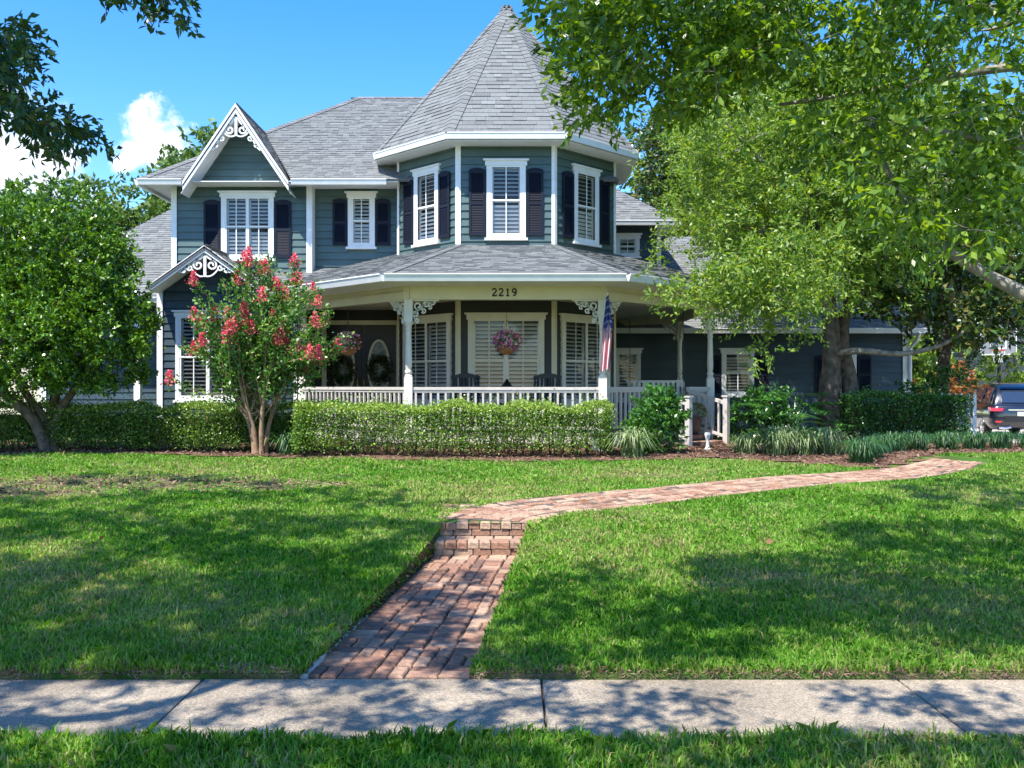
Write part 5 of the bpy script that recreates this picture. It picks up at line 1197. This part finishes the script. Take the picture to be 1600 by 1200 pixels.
# ------------------------------------------------------------------ lawn grass
def grass(name, label, nblade, region):
    n0 = nblade * 2; u = rng.random(n0)
    d0, d1, ex = region; p = -.55; d = (d0 ** p + u * (d1 ** p - d0 ** p)) ** (1 / p)
    hw = d * (860 / F) + .4; x = rng.uniform(-1, 1, n0) * hw
    k = ~on_path(x, d, -.01) & ~ex(x, d); b = bare(x, d) + .25 * (np.sin(x * 2.1 + 1.7 * np.sin(d * 1.9)) * np.sin(d * 2.7 + x) > .72); k &= rng.random(n0) > b * 1.12
    x = x[k][:nblade]; d = d[k][:nblade]; b = b[k][:nblade]; n = len(x); z = terrain(x, d)
    near = 1 - sstep(5.0, 12, d); H_ = rng.uniform(.45, 1.1, n) * (.052 + .035 * near) * (1 - .5 * b) * (1 + .3 * np.sin(x * 3.7 + 2 * np.sin(d * 2.9)) * np.sin(d * 4.3 + np.sin(x * 2.2)) + .5 * (rng.random(n) < .03)); w = (.0035 + .0045 * sstep(5, 14, d)) * rng.uniform(.8, 1.4, n) + .002
    a = rng.uniform(0, 6.283, n); lean = rng.uniform(.1, .95, n); o = np.stack([np.cos(a), np.sin(a)], 1); sa = rng.uniform(0, 6.283, n); sd = np.stack([np.cos(sa), np.sin(sa), np.zeros(n)], 1) * w[:, None]
    P = np.stack([x, d, z - .006], 1); mid = P + np.stack([o[:, 0] * lean * H_ * .3, o[:, 1] * lean * H_ * .3, H_ * .62], 1); tip = P + np.stack([o[:, 0] * lean * H_ * .9, o[:, 1] * lean * H_ * .9, H_ * (1.02 - .35 * lean)], 1)
    V = np.stack([P - sd, P + sd, mid + sd * .7, tip, mid - sd * .7], 1)
    pat = .13 * np.sin(x * .9 + 2 * np.sin(d * .7)) + .06 * np.sin(x * 6.1 + 3 * np.sin(d * 3.1)) + .08 * np.sin(d * 2.3 + x * 1.1); t = np.clip(rng.normal(.57, .17, n) + pat + .45 * b + .5 * (rng.random(n) < .05), 0, 1)
    o_ = np_mesh(name, V, 5, M['grass'], None, tint=t); tag(o_, label, 'grass', None, 'stuff')
def in_beds(x, d):
    edge = np.interp(x, [-11, -6, -4, -2, 1.5, 3, 4.6], [16.0, 15.75, 15.35, 15.03, 14.9, 15.05, 15.4]); e2 = np.interp(x, [3.4, 4.6, 5.6, 6.4, 7.2, 9.2, 11], [15.1, 14.5, 14.15, 14.9, 15.6, 16.35, 16.8])
    return d > np.minimum(edge + (x > 4.6) * 50, np.where(x > 3.4, e2, 50)) + .06 * np.sin(x * 7)
grass('lawn_grass', 'green lawn grass on both sides of the brick walk', 340000, (6.025, 17.5, in_beds))
grass('verge_grass', 'coarse green grass along the near edge of the sidewalk', 26000, (4.3, 4.98, lambda x, d: d > 4.93 + .03 * np.sin(x * 9) + .02 * np.sin(x * 23)))
# dry thatch along the sidewalk edge
n = 12000; x = rng.uniform(-5.5, 5.5, n); d = 6.015 + np.abs(rng.normal(size=n)) * .045; k = ~on_path(x, d, 0); x = x[k]; d = d[k]
tag(np_mesh('thatch', leaf_quads(np.stack([x, d, (terrain(x, d) + .02) * rng.random(len(x)) + .008], 1), rng.normal(size=(len(x), 3)) * [1, .7, .5], .05, .006), 4, M['mulch'], None, tint=rng.uniform(.3, 1, len(x))), 'dry brown thatch along the sidewalk edge of the lawn', 'thatch', None, 'stuff')

# crumbling soil and roots on the cut banks of the walk
n = 7000; d = rng.uniform(6.05, 9.72, n); s = rng.random(n) < .72; l, r = path_lower(d); x = np.where(s, l - .02 + rng.normal(size=n) * .014, r + .02 + rng.normal(size=n) * .014); lo = lower_z(d); z = lo + (terrain(x, d) - lo) * rng.random(n) + .004
tag(np_mesh('bank_litter', leaf_quads(np.stack([x, d, z], 1), rng.normal(size=(n, 3)) * [1, 1, .9], rng.uniform(.02, .06, n), rng.uniform(.006, .02, n)), 4, [M['mulch'], M['grass']], None, tint=rng.random(n) * .8, matidx=(rng.random(n) < .4)), 'soil and grass roots on the cut banks of the lower walk', 'soil', None, 'stuff')

n = 5000; x = rng.uniform(-8.5, -2, n); d = rng.uniform(11.4, 13.6, n); k = rng.random(n) < bare(x, d); x = x[k]; d = d[k]
tag(np_mesh('ground_litter', leaf_quads(np.stack([x, d, terrain(x, d) + .012], 1), rng.normal(size=(len(x), 3)) * [1, 1, .3], rng.uniform(.03, .10, len(x)), rng.uniform(.012, .035, len(x))), 4, M['mulch'], None, tint=rng.uniform(.3, 1, len(x))), 'dry leaf litter on the bare patch of the left lawn', 'litter', None, 'stuff')
# ------------------------------------------------------------------ porch furnishings
def basket(label, x, d, ztop, zc):
    root = thing('hanging_basket', label, 'flower basket', (x, d, zc - .2), 'flower baskets hanging on the porch'); m = MB()
    m.lathe((x, d, zc - .19), [(.06, 0), (.12, .03), (.175, .10), (.20, .17), (.185, .17)], 18)
    for k in range(14): a = k * 6.283 / 14; m.tube([(x + .07 * math.cos(a), d + .07 * math.sin(a), zc - .185), (x + .185 * math.cos(a), d + .185 * math.sin(a), zc - .08), (x + .21 * math.cos(a), d + .21 * math.sin(a), zc - .01)], .006, 4)
    m.build('basket', M['wicker'], root, smooth=True)
    for k in range(3): a = k * 2.094 + .4; m = MB(); m.tube([(x + .19 * math.cos(a), d + .19 * math.sin(a), zc - .02), (x, d, zc + .48)], .004, 4); m.build('chain', M['black'], root)
    m = MB(); m.tube([(x, d, zc + .47), (x, d, ztop)], .004, 4); m.build('hanger', M['black'], root)
    n = 620; v = unit(rng.normal(size=(n, 3))); P = np.array([x, d, zc + .05]) + v * [.24, .24, .19] * rng.uniform(.6, 1, (n, 1)); np_mesh('foliage', leaf_quads(P, v + rng.normal(size=(n, 3)) * .5, .05, .028), 4, M['leaf_lig'], root)
    n = 230; v = unit(rng.normal(size=(n, 3)) + np.array([-.25, -.7, .35])); P = np.array([x, d, zc + .06]) + v * [.26, .25, .2]; tag(np_mesh('flowers', leaf_quads(P, v * .3 + rng.normal(size=(n, 3)), .05, .05), 4, M['petal_mix'], root, tint=np.clip(.52 + (P[:, 0] - x) * 1.2 + rng.normal(size=n) * .3, 0, 1)), kind='stuff')
basket('hanging flower basket with pink and purple flowers before the front doors', -3.25, 18.4, Z_CE + .1, zr(.80)); basket('hanging flower basket with purple and red flowers before the centre window', -.10, 17.6, Z_CE + .1, zr(.78))
def wreath(label, x, z, open_):
    root = thing('door_wreath', label, 'wreath', (x, 21.22, z), 'wreaths on the front doors'); n = 900; a = rng.uniform(0, 6.283, n); r = .20 + rng.normal(size=n) * .05
    P = np.stack([x + r * np.cos(a), 21.2 - np.abs(rng.normal(size=n)) * .04, z + r * np.sin(a) * 1.25], 1); tag(np_mesh('greenery', leaf_quads(P, rng.normal(size=(n, 3)), .07, .03), 4, M['leaf_dark'], root), kind='stuff')
    n = 130; a = rng.uniform(0, 6.283, n); P = np.stack([x + .21 * np.cos(a), np.full(n, 21.14), z + .26 * np.sin(a)], 1) + rng.normal(size=(n, 3)) * .03; tag(np_mesh('berries', leaf_quads(P, rng.normal(size=(n, 3)), .035, .035), 4, M['wreath_red'], root), kind='stuff')
M['wreath_red'] = mat('wreath_berry', (.16, .02, .03), .5, .3, 9)
wreath('dark leafy wreath on the left front door, behind the hanging basket', -3.86, zr(.36), 0); wreath('dark red and green wreath on the right front door', -3.03, zr(.38), 1)
def chair(label, x, d, rz):
    root = thing('rocking_chair', label, 'chair', (x, d, Z_FL), 'black rocking chairs on the porch'); root.rotation_euler = (0, 0, rz); B = M['black']
    def pt(name, fn): m = MB(); fn(m); o = m.build(name, B, None, origin=(0, 0, 0)); o.parent = root; return o
    pt('seat', lambda m: m.box(-.27, .27, -.25, .25, .40, .44))
    for s in (-1, 1):
        pt('rocker', lambda m: m.tube([(s * .24, -.42 + .84 * t, .03 + .32 * (t - .5) ** 2) for t in np.linspace(0, 1, 9)], .018, 6)); pt('armrest', lambda m: m.box(s * .29 - .035, s * .29 + .035, -.26, .24, .62, .645))
        pt('leg', lambda m: m.tube([(s * .25, -.22, .06), (s * .27, -.22, .62)], .02, 6)); pt('leg', lambda m: m.tube([(s * .24, .24, .06), (s * .25, .24, .42), (s * .25, .38, 1.08)], .02, 6))
    for k in range(6): u = -.19 + k * .076; pt('back_slat', lambda m: m.hexa([(u - .024, .25, .44), (u + .024, .25, .44), (u + .024, .265, .44), (u - .024, .265, .44), (u - .024, .372, 1.05), (u + .024, .372, 1.05), (u + .024, .388, 1.05), (u - .024, .388, 1.05)]))
    def top(m):
        P = [(-.29 + .58 * i / 8, 1.06 + .07 * math.sin(math.pi * i / 8)) for i in range(9)]
        for i in range(8): m.hexa([(P[i][0], .36, 1.03), (P[i + 1][0], .36, 1.03), (P[i + 1][0], .40, 1.03), (P[i][0], .40, 1.03), (P[i][0], .365, P[i][1]), (P[i + 1][0], .365, P[i + 1][1]), (P[i + 1][0], .405, P[i + 1][1]), (P[i][0], .405, P[i][1])])
    pt('top_rail', top)
chair('black rocking chair left of the lamp on the porch', -.88, 18.35, .15); chair('black rocking chair right of the lamp on the porch', .66, 18.35, -.15)
tb = thing('side_table', 'small dark table between the rocking chairs on the porch', 'table', (-.1, 18.45, Z_FL)); m = MB(); m.lathe((-.1, 18.45, Z_FL + .5), [(.22, 0), (.23, .01), (.23, .03)], 18); m.build('table_top', M['black'], tb)
for k in range(3): a = k * 2.094 + .5; m = MB(); m.tube([(-.1 + .18 * math.cos(a), 18.45 + .18 * math.sin(a), Z_FL), (-.1 + .1 * math.cos(a), 18.45 + .1 * math.sin(a), Z_FL + .5)], .015, 6); m.build('leg', M['black'], tb)
def lampmat():
    m = bpy.data.materials.new('lit_bulb'); m.use_nodes = True; b = m.node_tree.nodes['Principled BSDF']; b.inputs['Base Color'].default_value = (1, .5, .15, 1); b.inputs['Emission Color'].default_value = (1, .45, .12, 1); b.inputs['Emission Strength'].default_value = 2.2; return m
lp = thing('table_lamp', 'dark table lamp with a glowing bulb between the rocking chairs', 'lamp', (-.1, 18.45, Z_FL + .53)); z0 = Z_FL + .53
m = MB(); m.lathe((-.1, 18.45, z0), [(.07, 0), (.07, .015), (.015, .03), (.014, .26)], 12); m.build('stand', M['black'], lp); m = MB(); m.lathe((-.1, 18.45, z0 + .33), [(.12, -.03), (.10, .02), (.03, .12), (.012, .15)], 14); m.build('shade', M['black'], lp)
m = MB(); m.lathe((-.1, 18.45, z0 + .235), [(.015, 0), (.05, .02), (.055, .045), (.035, .075), (.01, .085)], 12); m.build('bulb', lampmat(), lp, smooth=True)
# porch swing on its ropes
sw = thing('porch_swing', 'pale porch swing hanging at the right end of the porch', 'swing', (3.3, 21.4, Z_FL + .45))
for x in (2.72, 3.95): m = MB(); m.tube([(x, 21.4, Z_FL + .5), (x, 21.4, Z_CE + .09)], .008, 5); m.build('rope', M['black'], sw)
m = MB(); m.box(2.65, 4.0, 21.1, 21.6, Z_FL + .42, Z_FL + .46); m.build('seat', M['white'], sw)
for i in range(12): x = 2.7 + i * .113; m = MB(); m.box(x, x + .07, 21.6, 21.63, Z_FL + .46, Z_FL + .95); m.build('back_slat', M['white'], sw)
m = MB(); m.box(2.65, 4.0, 21.59, 21.64, Z_FL + .95, Z_FL + 1.0); m.build('top_rail', M['white'], sw)
# flag
def flag():
    root = thing('flag', 'striped red white and blue flag hanging furled from the right front post', 'flag', (1.70, 16.72, zr(.4)))
    m = MB(); m.tube([(1.63, 16.93, zr(1.05)), (1.72, 16.70, zr(1.66))], .013, 8); m.tube([(1.72, 16.70, zr(1.66)), (1.722, 16.695, zr(1.68))], [.02, .012], 8); m.build('pole', M['white'], root)
    cols = 26; rows = 30; V = []; m = MB(); mats = [M['flag_red'], M['flag_white'], M['flag_blue']]
    top = Vector((1.715, 16.715, zr(1.62)))
    for r in range(rows + 1):
        t = r / rows; wd = .05 + .15 * min(1, t * 2.4) - .03 * t; 
        for c in range(cols + 1):
            s = c / cols - .5; fold = math.sin(s * 5.2 * math.pi + t * .8) * .035 * min(1, .3 + t * 2)
            V.append((top.x - .02 * t + s * wd + .015 * math.sin(t * 4) - .05 * t * t * .4, top.y - .02 + fold - .03 * t, top.z - 1.30 * t - .10 * abs(s) * 2 * t + .05 * s))
    b = len(m.v); F_ = []; mi = []
    for r in range(rows):
        for c in range(cols):
            F_.append((r * (cols + 1) + c, r * (cols + 1) + c + 1, (r + 1) * (cols + 1) + c + 1, (r + 1) * (cols + 1) + c))
            blue = r < rows * (.42 - .06 * math.sin(c * .5)); mi.append((1 if (r % 3 == 1 and c % 3 == (r // 3) % 2) else 2) if blue else ((c // 2) % 2))
    m.v = V; m.f = F_; m.t = [.5] * len(V); m.m = mi; m.build('cloth', mats, root, smooth=True, recalc=False)
M['flag_red'] = mat('flag_red', (.50, .03, .05), .7, .1, 8); M['flag_white'] = mat('flag_white', (.75, .72, .72), .7, .05, 8); M['flag_blue'] = mat('flag_blue', (.03, .05, .22), .7, .1, 8)
flag()
# pot by the stair, white garden ornament, utility box
pt = thing('flower_pot', 'dark pot of small flowers at the top of the porch stair', 'pot', (3.62, 18.55, Z_FL - .10)); m = MB(); m.lathe((3.62, 18.55, Z_FL - .1), [(.10, 0), (.15, .15), (.19, .34), (.20, .36), (.17, .36)], 16); m.build('pot', M['terracotta'], pt, smooth=True)
n = 420; v = unit(rng.normal(size=(n, 3)) + np.array([0, 0, .3])); P = np.array([3.62, 18.55, Z_FL + .34]) + v * [.24, .24, .16]; tag(np_mesh('foliage', leaf_quads(P, v + rng.normal(size=(n, 3)) * .6, .06, .03), 4, M['leaf_strap'], pt), kind='stuff'); n = 60; v = unit(rng.normal(size=(n, 3)) + np.array([0, 0, .5])); np_mesh('blooms', leaf_quads(np.array([3.62, 18.55, Z_FL + .36]) + v * [.24, .24, .17], v, .04, .04), 4, M['orange'], pt)
m = MB(); g = float(terrain(3.52, 16.7)); m.lathe((3.52, 16.7, g), [(.06, 0), (.06, .03), (.035, .06), (.028, .14), (.04, .22), (.05, .26), (.055, .29), (.05, .32), (.03, .33)], 14); tag(m.build('garden_urn', M['white'], None, origin=(3.52, 16.7, g), smooth=True), 'small white baluster-shaped garden ornament in front of the brick stair', 'ornament')
m = MB(); g = float(terrain(1.5, 16.35)); ub = thing('utility_box', 'pale blue-grey utility box behind the right end of the front hedge', 'box', (1.55, 16.3, g)); m.box(1.42, 1.68, 16.2, 16.42, g, g + .30); m.build('box', M['pale_blue'] if 'pale_blue' in M else M.setdefault('pale_blue', mat('pale_blue', (.42, .50, .55), .6, .1, 6)), ub); m = MB(); m.box(1.40, 1.70, 16.18, 16.44, g + .30, g + .34); m.build('lid', M['pale_blue'], ub)

# ------------------------------------------------------------------ right-hand yard: driveway, fence, car, hoop, pool cage
mb = MB()
ds = np.arange(17.2, 42, .8); 
for a, b in zip(ds[:-1], ds[1:]):
    q = lambda d: (np.interp(d, [17, 20, 42], [12.2, 11.6, 11.2]), 26.0)
    for i in range(10): 
        xa0, xa1 = [q(a)[0] + (q(a)[1] - q(a)[0]) * t for t in (i / 10, (i + 1) / 10)]; xb0, xb1 = [q(b)[0] + (q(b)[1] - q(b)[0]) * t for t in (i / 10, (i + 1) / 10)]
        mb.poly([(x, d, float(terrain(x, d)) + .02) for x, d in ((xa0, a), (xa1, a), (xb1, b), (xb0, b))])
tag(mb.build('driveway', M['drive'] if 'drive' in M else M.setdefault('drive', mat('driveway_concrete', (.42, .38, .33), .9, .12, 2, .2, 40)), None, recalc=False), kind='structure')
def fence(name, label, x0, x1, d, h, n, m, w):
    xs = np.linspace(x0, x1, n); g = float(terrain((x0 + x1) / 2, d)); root = thing(name, label, 'fence', ((x0 + x1) / 2, d, g))
    r = MB(); r.box(x0, x1, d + .02, d + .05, g + h * .25, g + h * .25 + .07); r.build('rail', m, root); r = MB(); r.box(x0, x1, d + .02, d + .05, g + h * .75, g + h * .75 + .07); r.build('rail', m, root)
    for x in xs:
        p = MB(); p.box(x - w / 2, x + w / 2, d, d + .018, g + .04, g + h - .06 + rng.uniform(-.005, .005)); p.add([(x - w / 2, d, g + h - .06), (x + w / 2, d, g + h - .06), (x, d, g + h), (x - w / 2, d + .018, g + h - .06), (x + w / 2, d + .018, g + h - .06), (x, d + .018, g + h)], [(0, 1, 2), (5, 4, 3), (0, 2, 5, 3), (1, 4, 5, 2)]); p.build('picket', m, root)
fence('picket_fence', 'low white picket fence behind the shaded right hedge', 8.7, 9.95, 19.95, 1.0, 10, M['white'], .075)
fence('board_fence', 'cream board fence at far left beyond the rounded tree', -16.5, -11.3, 23.5, 1.75, 40, M['cream'], .125)
def car():
    """dark SUV, seen from behind its left rear corner"""
    O = Vector((15.35, 27.8, float(terrain(15.7, 28)) + .02)); yaw = math.radians(-12); ca, sa = math.cos(yaw), math.sin(yaw)
    root = thing('parked_car', 'dark blue-grey SUV parked at the right edge, seen from its rear corner', 'car', tuple(O)); root.rotation_euler = (0, 0, yaw)
    def put(m, name, mats, smooth=False, parent=root):
        o = m.build(name, mats, None, origin=(0, 0, 0), smooth=smooth); o.parent = parent; return o
    # local: y forward from the tail, x right, z up
    prof = [(0.00, .42, .95, .80), (.06, .36, 1.02, .88), (.35, .30, 1.06, .92), (1.0, .27, 1.06, .94), (2.2, .25, 1.04, .94), (3.2, .26, 1.02, .93), (4.0, .30, .98, .90), (4.55, .38, .86, .80), (4.70, .48, .72, .66)]
    m = MB(); rings = []
    for y, zb, zt, hw in prof:
        rings.append([(-hw * .93, y, zb), (-hw, y, zb + .18), (-hw * 1.0, y, zt - .22), (-hw * .96, y, zt - .05), (-hw * .86, y, zt), (hw * .86, y, zt), (hw * .96, y, zt - .05), (hw, y, zt - .22), (hw, y, zb + .18), (hw * .93, y, zb)])
    k = 10; vs = [p for r in rings for p in r]; fs = [(i * k + j, i * k + (j + 1) % k, (i + 1) * k + (j + 1) % k, (i + 1) * k + j) for i in range(len(rings) - 1) for j in range(k)] + [tuple(range(k)), tuple((len(rings) - 1) * k + j for j in range(k))]
    m.add(vs, fs); body = put(m, 'body', M['car'], True)
    m = MB(); gh = [(.10, 1.03, .80), (.42, 1.50, .66), (.75, 1.66, .60), (1.5, 1.70, .60), (2.4, 1.66, .60), (2.9, 1.50, .64), (3.5, 1.03, .78)]; rings = [[(-.82 if y > .1 else -.80, y, 1.02), (-hw, y, z - .04), (-hw * .9, y, z), (hw * .9, y, z), (hw, y, z - .04), (.82, y, 1.02)] for y, z, hw in gh]; k = 6
    vs = [p for r in rings for p in r]; m.add(vs, [(i * k + j, i * k + (j + 1) % k, (i + 1) * k + (j + 1) % k, (i + 1) * k + j) for i in range(len(rings) - 1) for j in range(k)] + [tuple(range(k))]); put(m, 'cabin', M['car'], True)
    m = MB(); m.slab([(-.60, .10, 1.10), (.60, .10, 1.10), (.52, .385, 1.47), (-.52, .385, 1.47)], .02); put(m, 'rear_window', M['car_glass'])
    for s in (-1, 1):
        for y0, y1, a, b in ((.55, 1.3, .62, .98), (1.42, 2.2, 1.42, 2.2), (2.3, 3.1, 2.3, 2.75)):
            m = MB(); P = [(s * .83, y0, 1.08), (s * .83, y1, 1.08), (s * .655, b, 1.55), (s * .655, a, 1.55)]; m.slab(P if s > 0 else P[::-1], .02); o = put(m, 'side_window', M['car_glass']); o.location.x = s * .012
        m = MB(); m.hexa([(s * .62, -.035, .84), (s * .93, .02, .84), (s * .945, .22, .88), (s * .6, .1, .84), (s * .56, -.03, .93), (s * .92, .03, .94), (s * .935, .24, .97), (s * .6, .1, .94)]); put(m, 'tail_light', M['tail'])
        m = MB(); m.box(s * .72 - .09, s * .72 + .09, -.045, .0, .50, .55); put(m, 'reflector', M['tail'])
        m = MB(); m.tube([(s * .55 - .16, -.05, .34), (s * .55, -.07, .33), (s * .55 + .16, -.05, .36)], .035, 8); put(m, 'exhaust', M['chrome'])
        for y in (.95, 3.75):
            m = MB(); P = [(r * math.cos(2 * math.pi * q / 24), r * math.sin(2 * math.pi * q / 24)) for r in (.36, .24) for q in range(24)]
            vs = []
            for xo in (s * .72, s * .93): vs += [(xo, y + p[0], .36 + p[1]) for p in P]
            fs = []
            for q in range(24):
                q2 = (q + 1) % 24; fs += [(q, q2, 24 + q2, 24 + q), (48 + q, 48 + q2, 72 + q2, 72 + q), (q, q2, 48 + q2, 48 + q), (24 + q, 24 + q2, 72 + q2, 72 + q)]
            m.add(vs, fs); wh = put(m, 'wheel', M['tyre'])
            m = MB()
            for q in range(10): a = q * .6283; m.tube([(s * .935, y + .05 * math.cos(a), .36 + .05 * math.sin(a)), (s * .925, y + .25 * math.cos(a), .36 + .25 * math.sin(a))], .022, 5)
            m.tube([(s * .90, y, .36), (s * .945, y, .36)], .06, 12); ring = [(s * .93, y + .245 * math.cos(t), .36 + .245 * math.sin(t)) for t in np.linspace(0, 6.283, 25)]; m.tube(ring, .02, 6, cap=False); put(m, 'rim', M['chrome'], parent=wh)
    m = MB(); m.box(-.55, .55, -.04, .02, .52, .70); put(m, 'bumper', M['black']); m = MB(); m.box(-.45, .45, -.045, -.02, .86, .90); put(m, 'trim_strip', M['chrome']); m = MB(); m.box(-.58, .58, .28, .48, 1.66, 1.70); put(m, 'spoiler', M['car'])
    m = MB(); m.box(-.2, .2, -.05, -.03, .70, .82); put(m, 'plate', M['white'])
M['car'] = mat('car_paint', (.007, .009, .016), .25, .05, 2, spec=.6, coat=1); M['car_glass'] = mat('car_glass', (.02, .03, .05), .05, .05, 2, spec=.9, coat=1); M['tail'] = mat('tail_lamp', (.45, .01, .015), .2, .1, 5, coat=1); M['tyre'] = mat('tyre', (.012, .012, .012), .9, .1, 8); M['chrome'] = mat('chrome', (.7, .7, .72), .2, .05, 5, metal=1)
car()
def hoop():
    x, d = 17.3, 33.0; g = float(terrain(x, d)); root = thing('basketball_hoop', 'basketball hoop with clear backboard and red rim beyond the car', 'basketball hoop', (x + .5, d + .9, g)); yaw = .5; fr = Fr(x, d, -math.sin(yaw), -math.cos(yaw))
    m = MB(); m.tube([fr.p(0, -1.0, g), fr.p(0, -1.0, g + 2.6), fr.p(0, -.1, g + 3.1)], .06, 8); m.build('pole', M['black'], root)
    zb = g + 2.75; b = MB(); b.fbox(fr, -.55, .55, 0, .012, zb, zb + 1.05); b.build('backboard', M['board'], root)
    e = MB(); 
    for a in ((-.57, .57, zb - .03, zb), (-.57, .57, zb + 1.05, zb + 1.08), (-.57, -.55, zb, zb + 1.05), (.55, .57, zb, zb + 1.05)): e.fbox(fr, a[0], a[1], -.01, .03, a[2], a[3])
    for a in ((-.25, .25, zb + .60, zb + .64), (-.25, .25, zb + .18, zb + .22), (-.25, -.21, zb + .22, zb + .6), (.21, .25, zb + .22, zb + .6)): e.fbox(fr, a[0], a[1], .013, .018, a[2], a[3])
    e.build('board_frame', M['white'], root)
    r = MB(); r.tube([fr.p(.23 * math.cos(t), .30 + .23 * math.sin(t), zb + .12) for t in np.linspace(0, 6.283, 25)], .016, 6, cap=False); r.fbox(fr, -.09, .09, .013, .08, zb + .07, zb + .14); r.build('rim', M['rim_red'], root)
    nt_ = MB()
    for k in range(12): a, b2 = k * .5236, (k + .5) * .5236; nt_.tube([fr.p(.23 * math.cos(a), .30 + .23 * math.sin(a), zb + .12), fr.p(.17 * math.cos(b2), .30 + .17 * math.sin(b2), zb - .1), fr.p(.13 * math.cos(a), .30 + .13 * math.sin(a), zb - .3)], .006, 4)
    tag(nt_.build('net', M['white'], root), kind='stuff')
M['board'] = mat('clear_board', (.20, .22, .23), .3, .05, 4); M['rim_red'] = mat('rim_red', (.6, .10, .05), .5, .1, 5)
hoop()
def cage():
    g = .27; root = thing('pool_cage', 'dark framed screened pool enclosure in the background at right', 'enclosure', (23, 42, g)); x0, x1, d0, d1, h = 17.5, 30, 40.0, 48, 3.0
    for x in np.arange(x0, x1 + .1, 2.08): m = MB(); m.box(x - .06, x + .06, d0 - .06, d0 + .06, g, g + h); m.build('frame_post', M['black'], root)
    for z in (g + 1.0, g + h): m = MB(); m.box(x0, x1, d0 - .05, d0 + .05, z - .05, z + .05); m.build('frame_rail', M['black'], root)
    m = MB(); m.slab([(x0, d0 - .02, g), (x1, d0 - .02, g), (x1, d0 - .02, g + h), (x0, d0 - .02, g + h)], .004); m.build('screen', M['screen'], root); m = MB(); m.slab([(x0, d0, g + h), (x1, d0, g + h), (x1 - 2, d1, g + h + 1.5), (x0 + 2, d1, g + h + 1.5)], .01); m.build('screen', M['screen'], root)
    for x in np.arange(x0, x1 + .1, 2.08): m = MB(); m.tube([(x, d0, g + h), (x * .7 + 7, d1, g + h + 1.55)], .06, 6); m.build('rafter', M['black'], root)
def screenmat():
    m = bpy.data.materials.new('insect_screen'); m.use_nodes = True; N = m.node_tree.nodes; L = m.node_tree.links; b = N['Principled BSDF']; b.inputs['Base Color'].default_value = (.09, .10, .12, 1); b.inputs['Roughness'].default_value = .5
    t = N.new('ShaderNodeBsdfTransparent'); mx = N.new('ShaderNodeMixShader'); mx.inputs[0].default_value = .30; L.new(t.outputs[0], mx.inputs[1]); L.new(b.outputs[0], mx.inputs[2]); L.new(mx.outputs[0], N['Material Output'].inputs[0]); return m
M['screen'] = screenmat()
cage()
# a few fallen leaves on the lawn
FLW = ['just right of the brick steps', 'below the far bend of the walk', 'in the middle of the right lawn', 'far out on the left lawn', 'at the right side of the right lawn', 'left of the lower brick walk', 'nearest the sidewalk on the right']
for i, (x, d) in enumerate([(.9, 11.0), (3.4, 11.9), (2.5, 9.2), (-4.1, 9.2), (4.2, 10.6), (-2.6, 8.2), (1.7, 7.6)]):
    z = float(terrain(x, d)) + .06; q = leaf_quads(np.array([[x, d, z]]), np.array([[rng.normal(), rng.normal(), .15]]), .11, .055); o = np_mesh('fallen_leaf', q, 4, M['fall'] if 'fall' in M else M.setdefault('fall', leafmat('fallen_leaf', [(.22, .10, .04), (.30, .16, .07)], .1)), None, origin=(x, d, z))
    tag(o, 'dry brown leaf on the lawn ' + FLW[i], 'leaf', 'fallen leaves on the lawn')
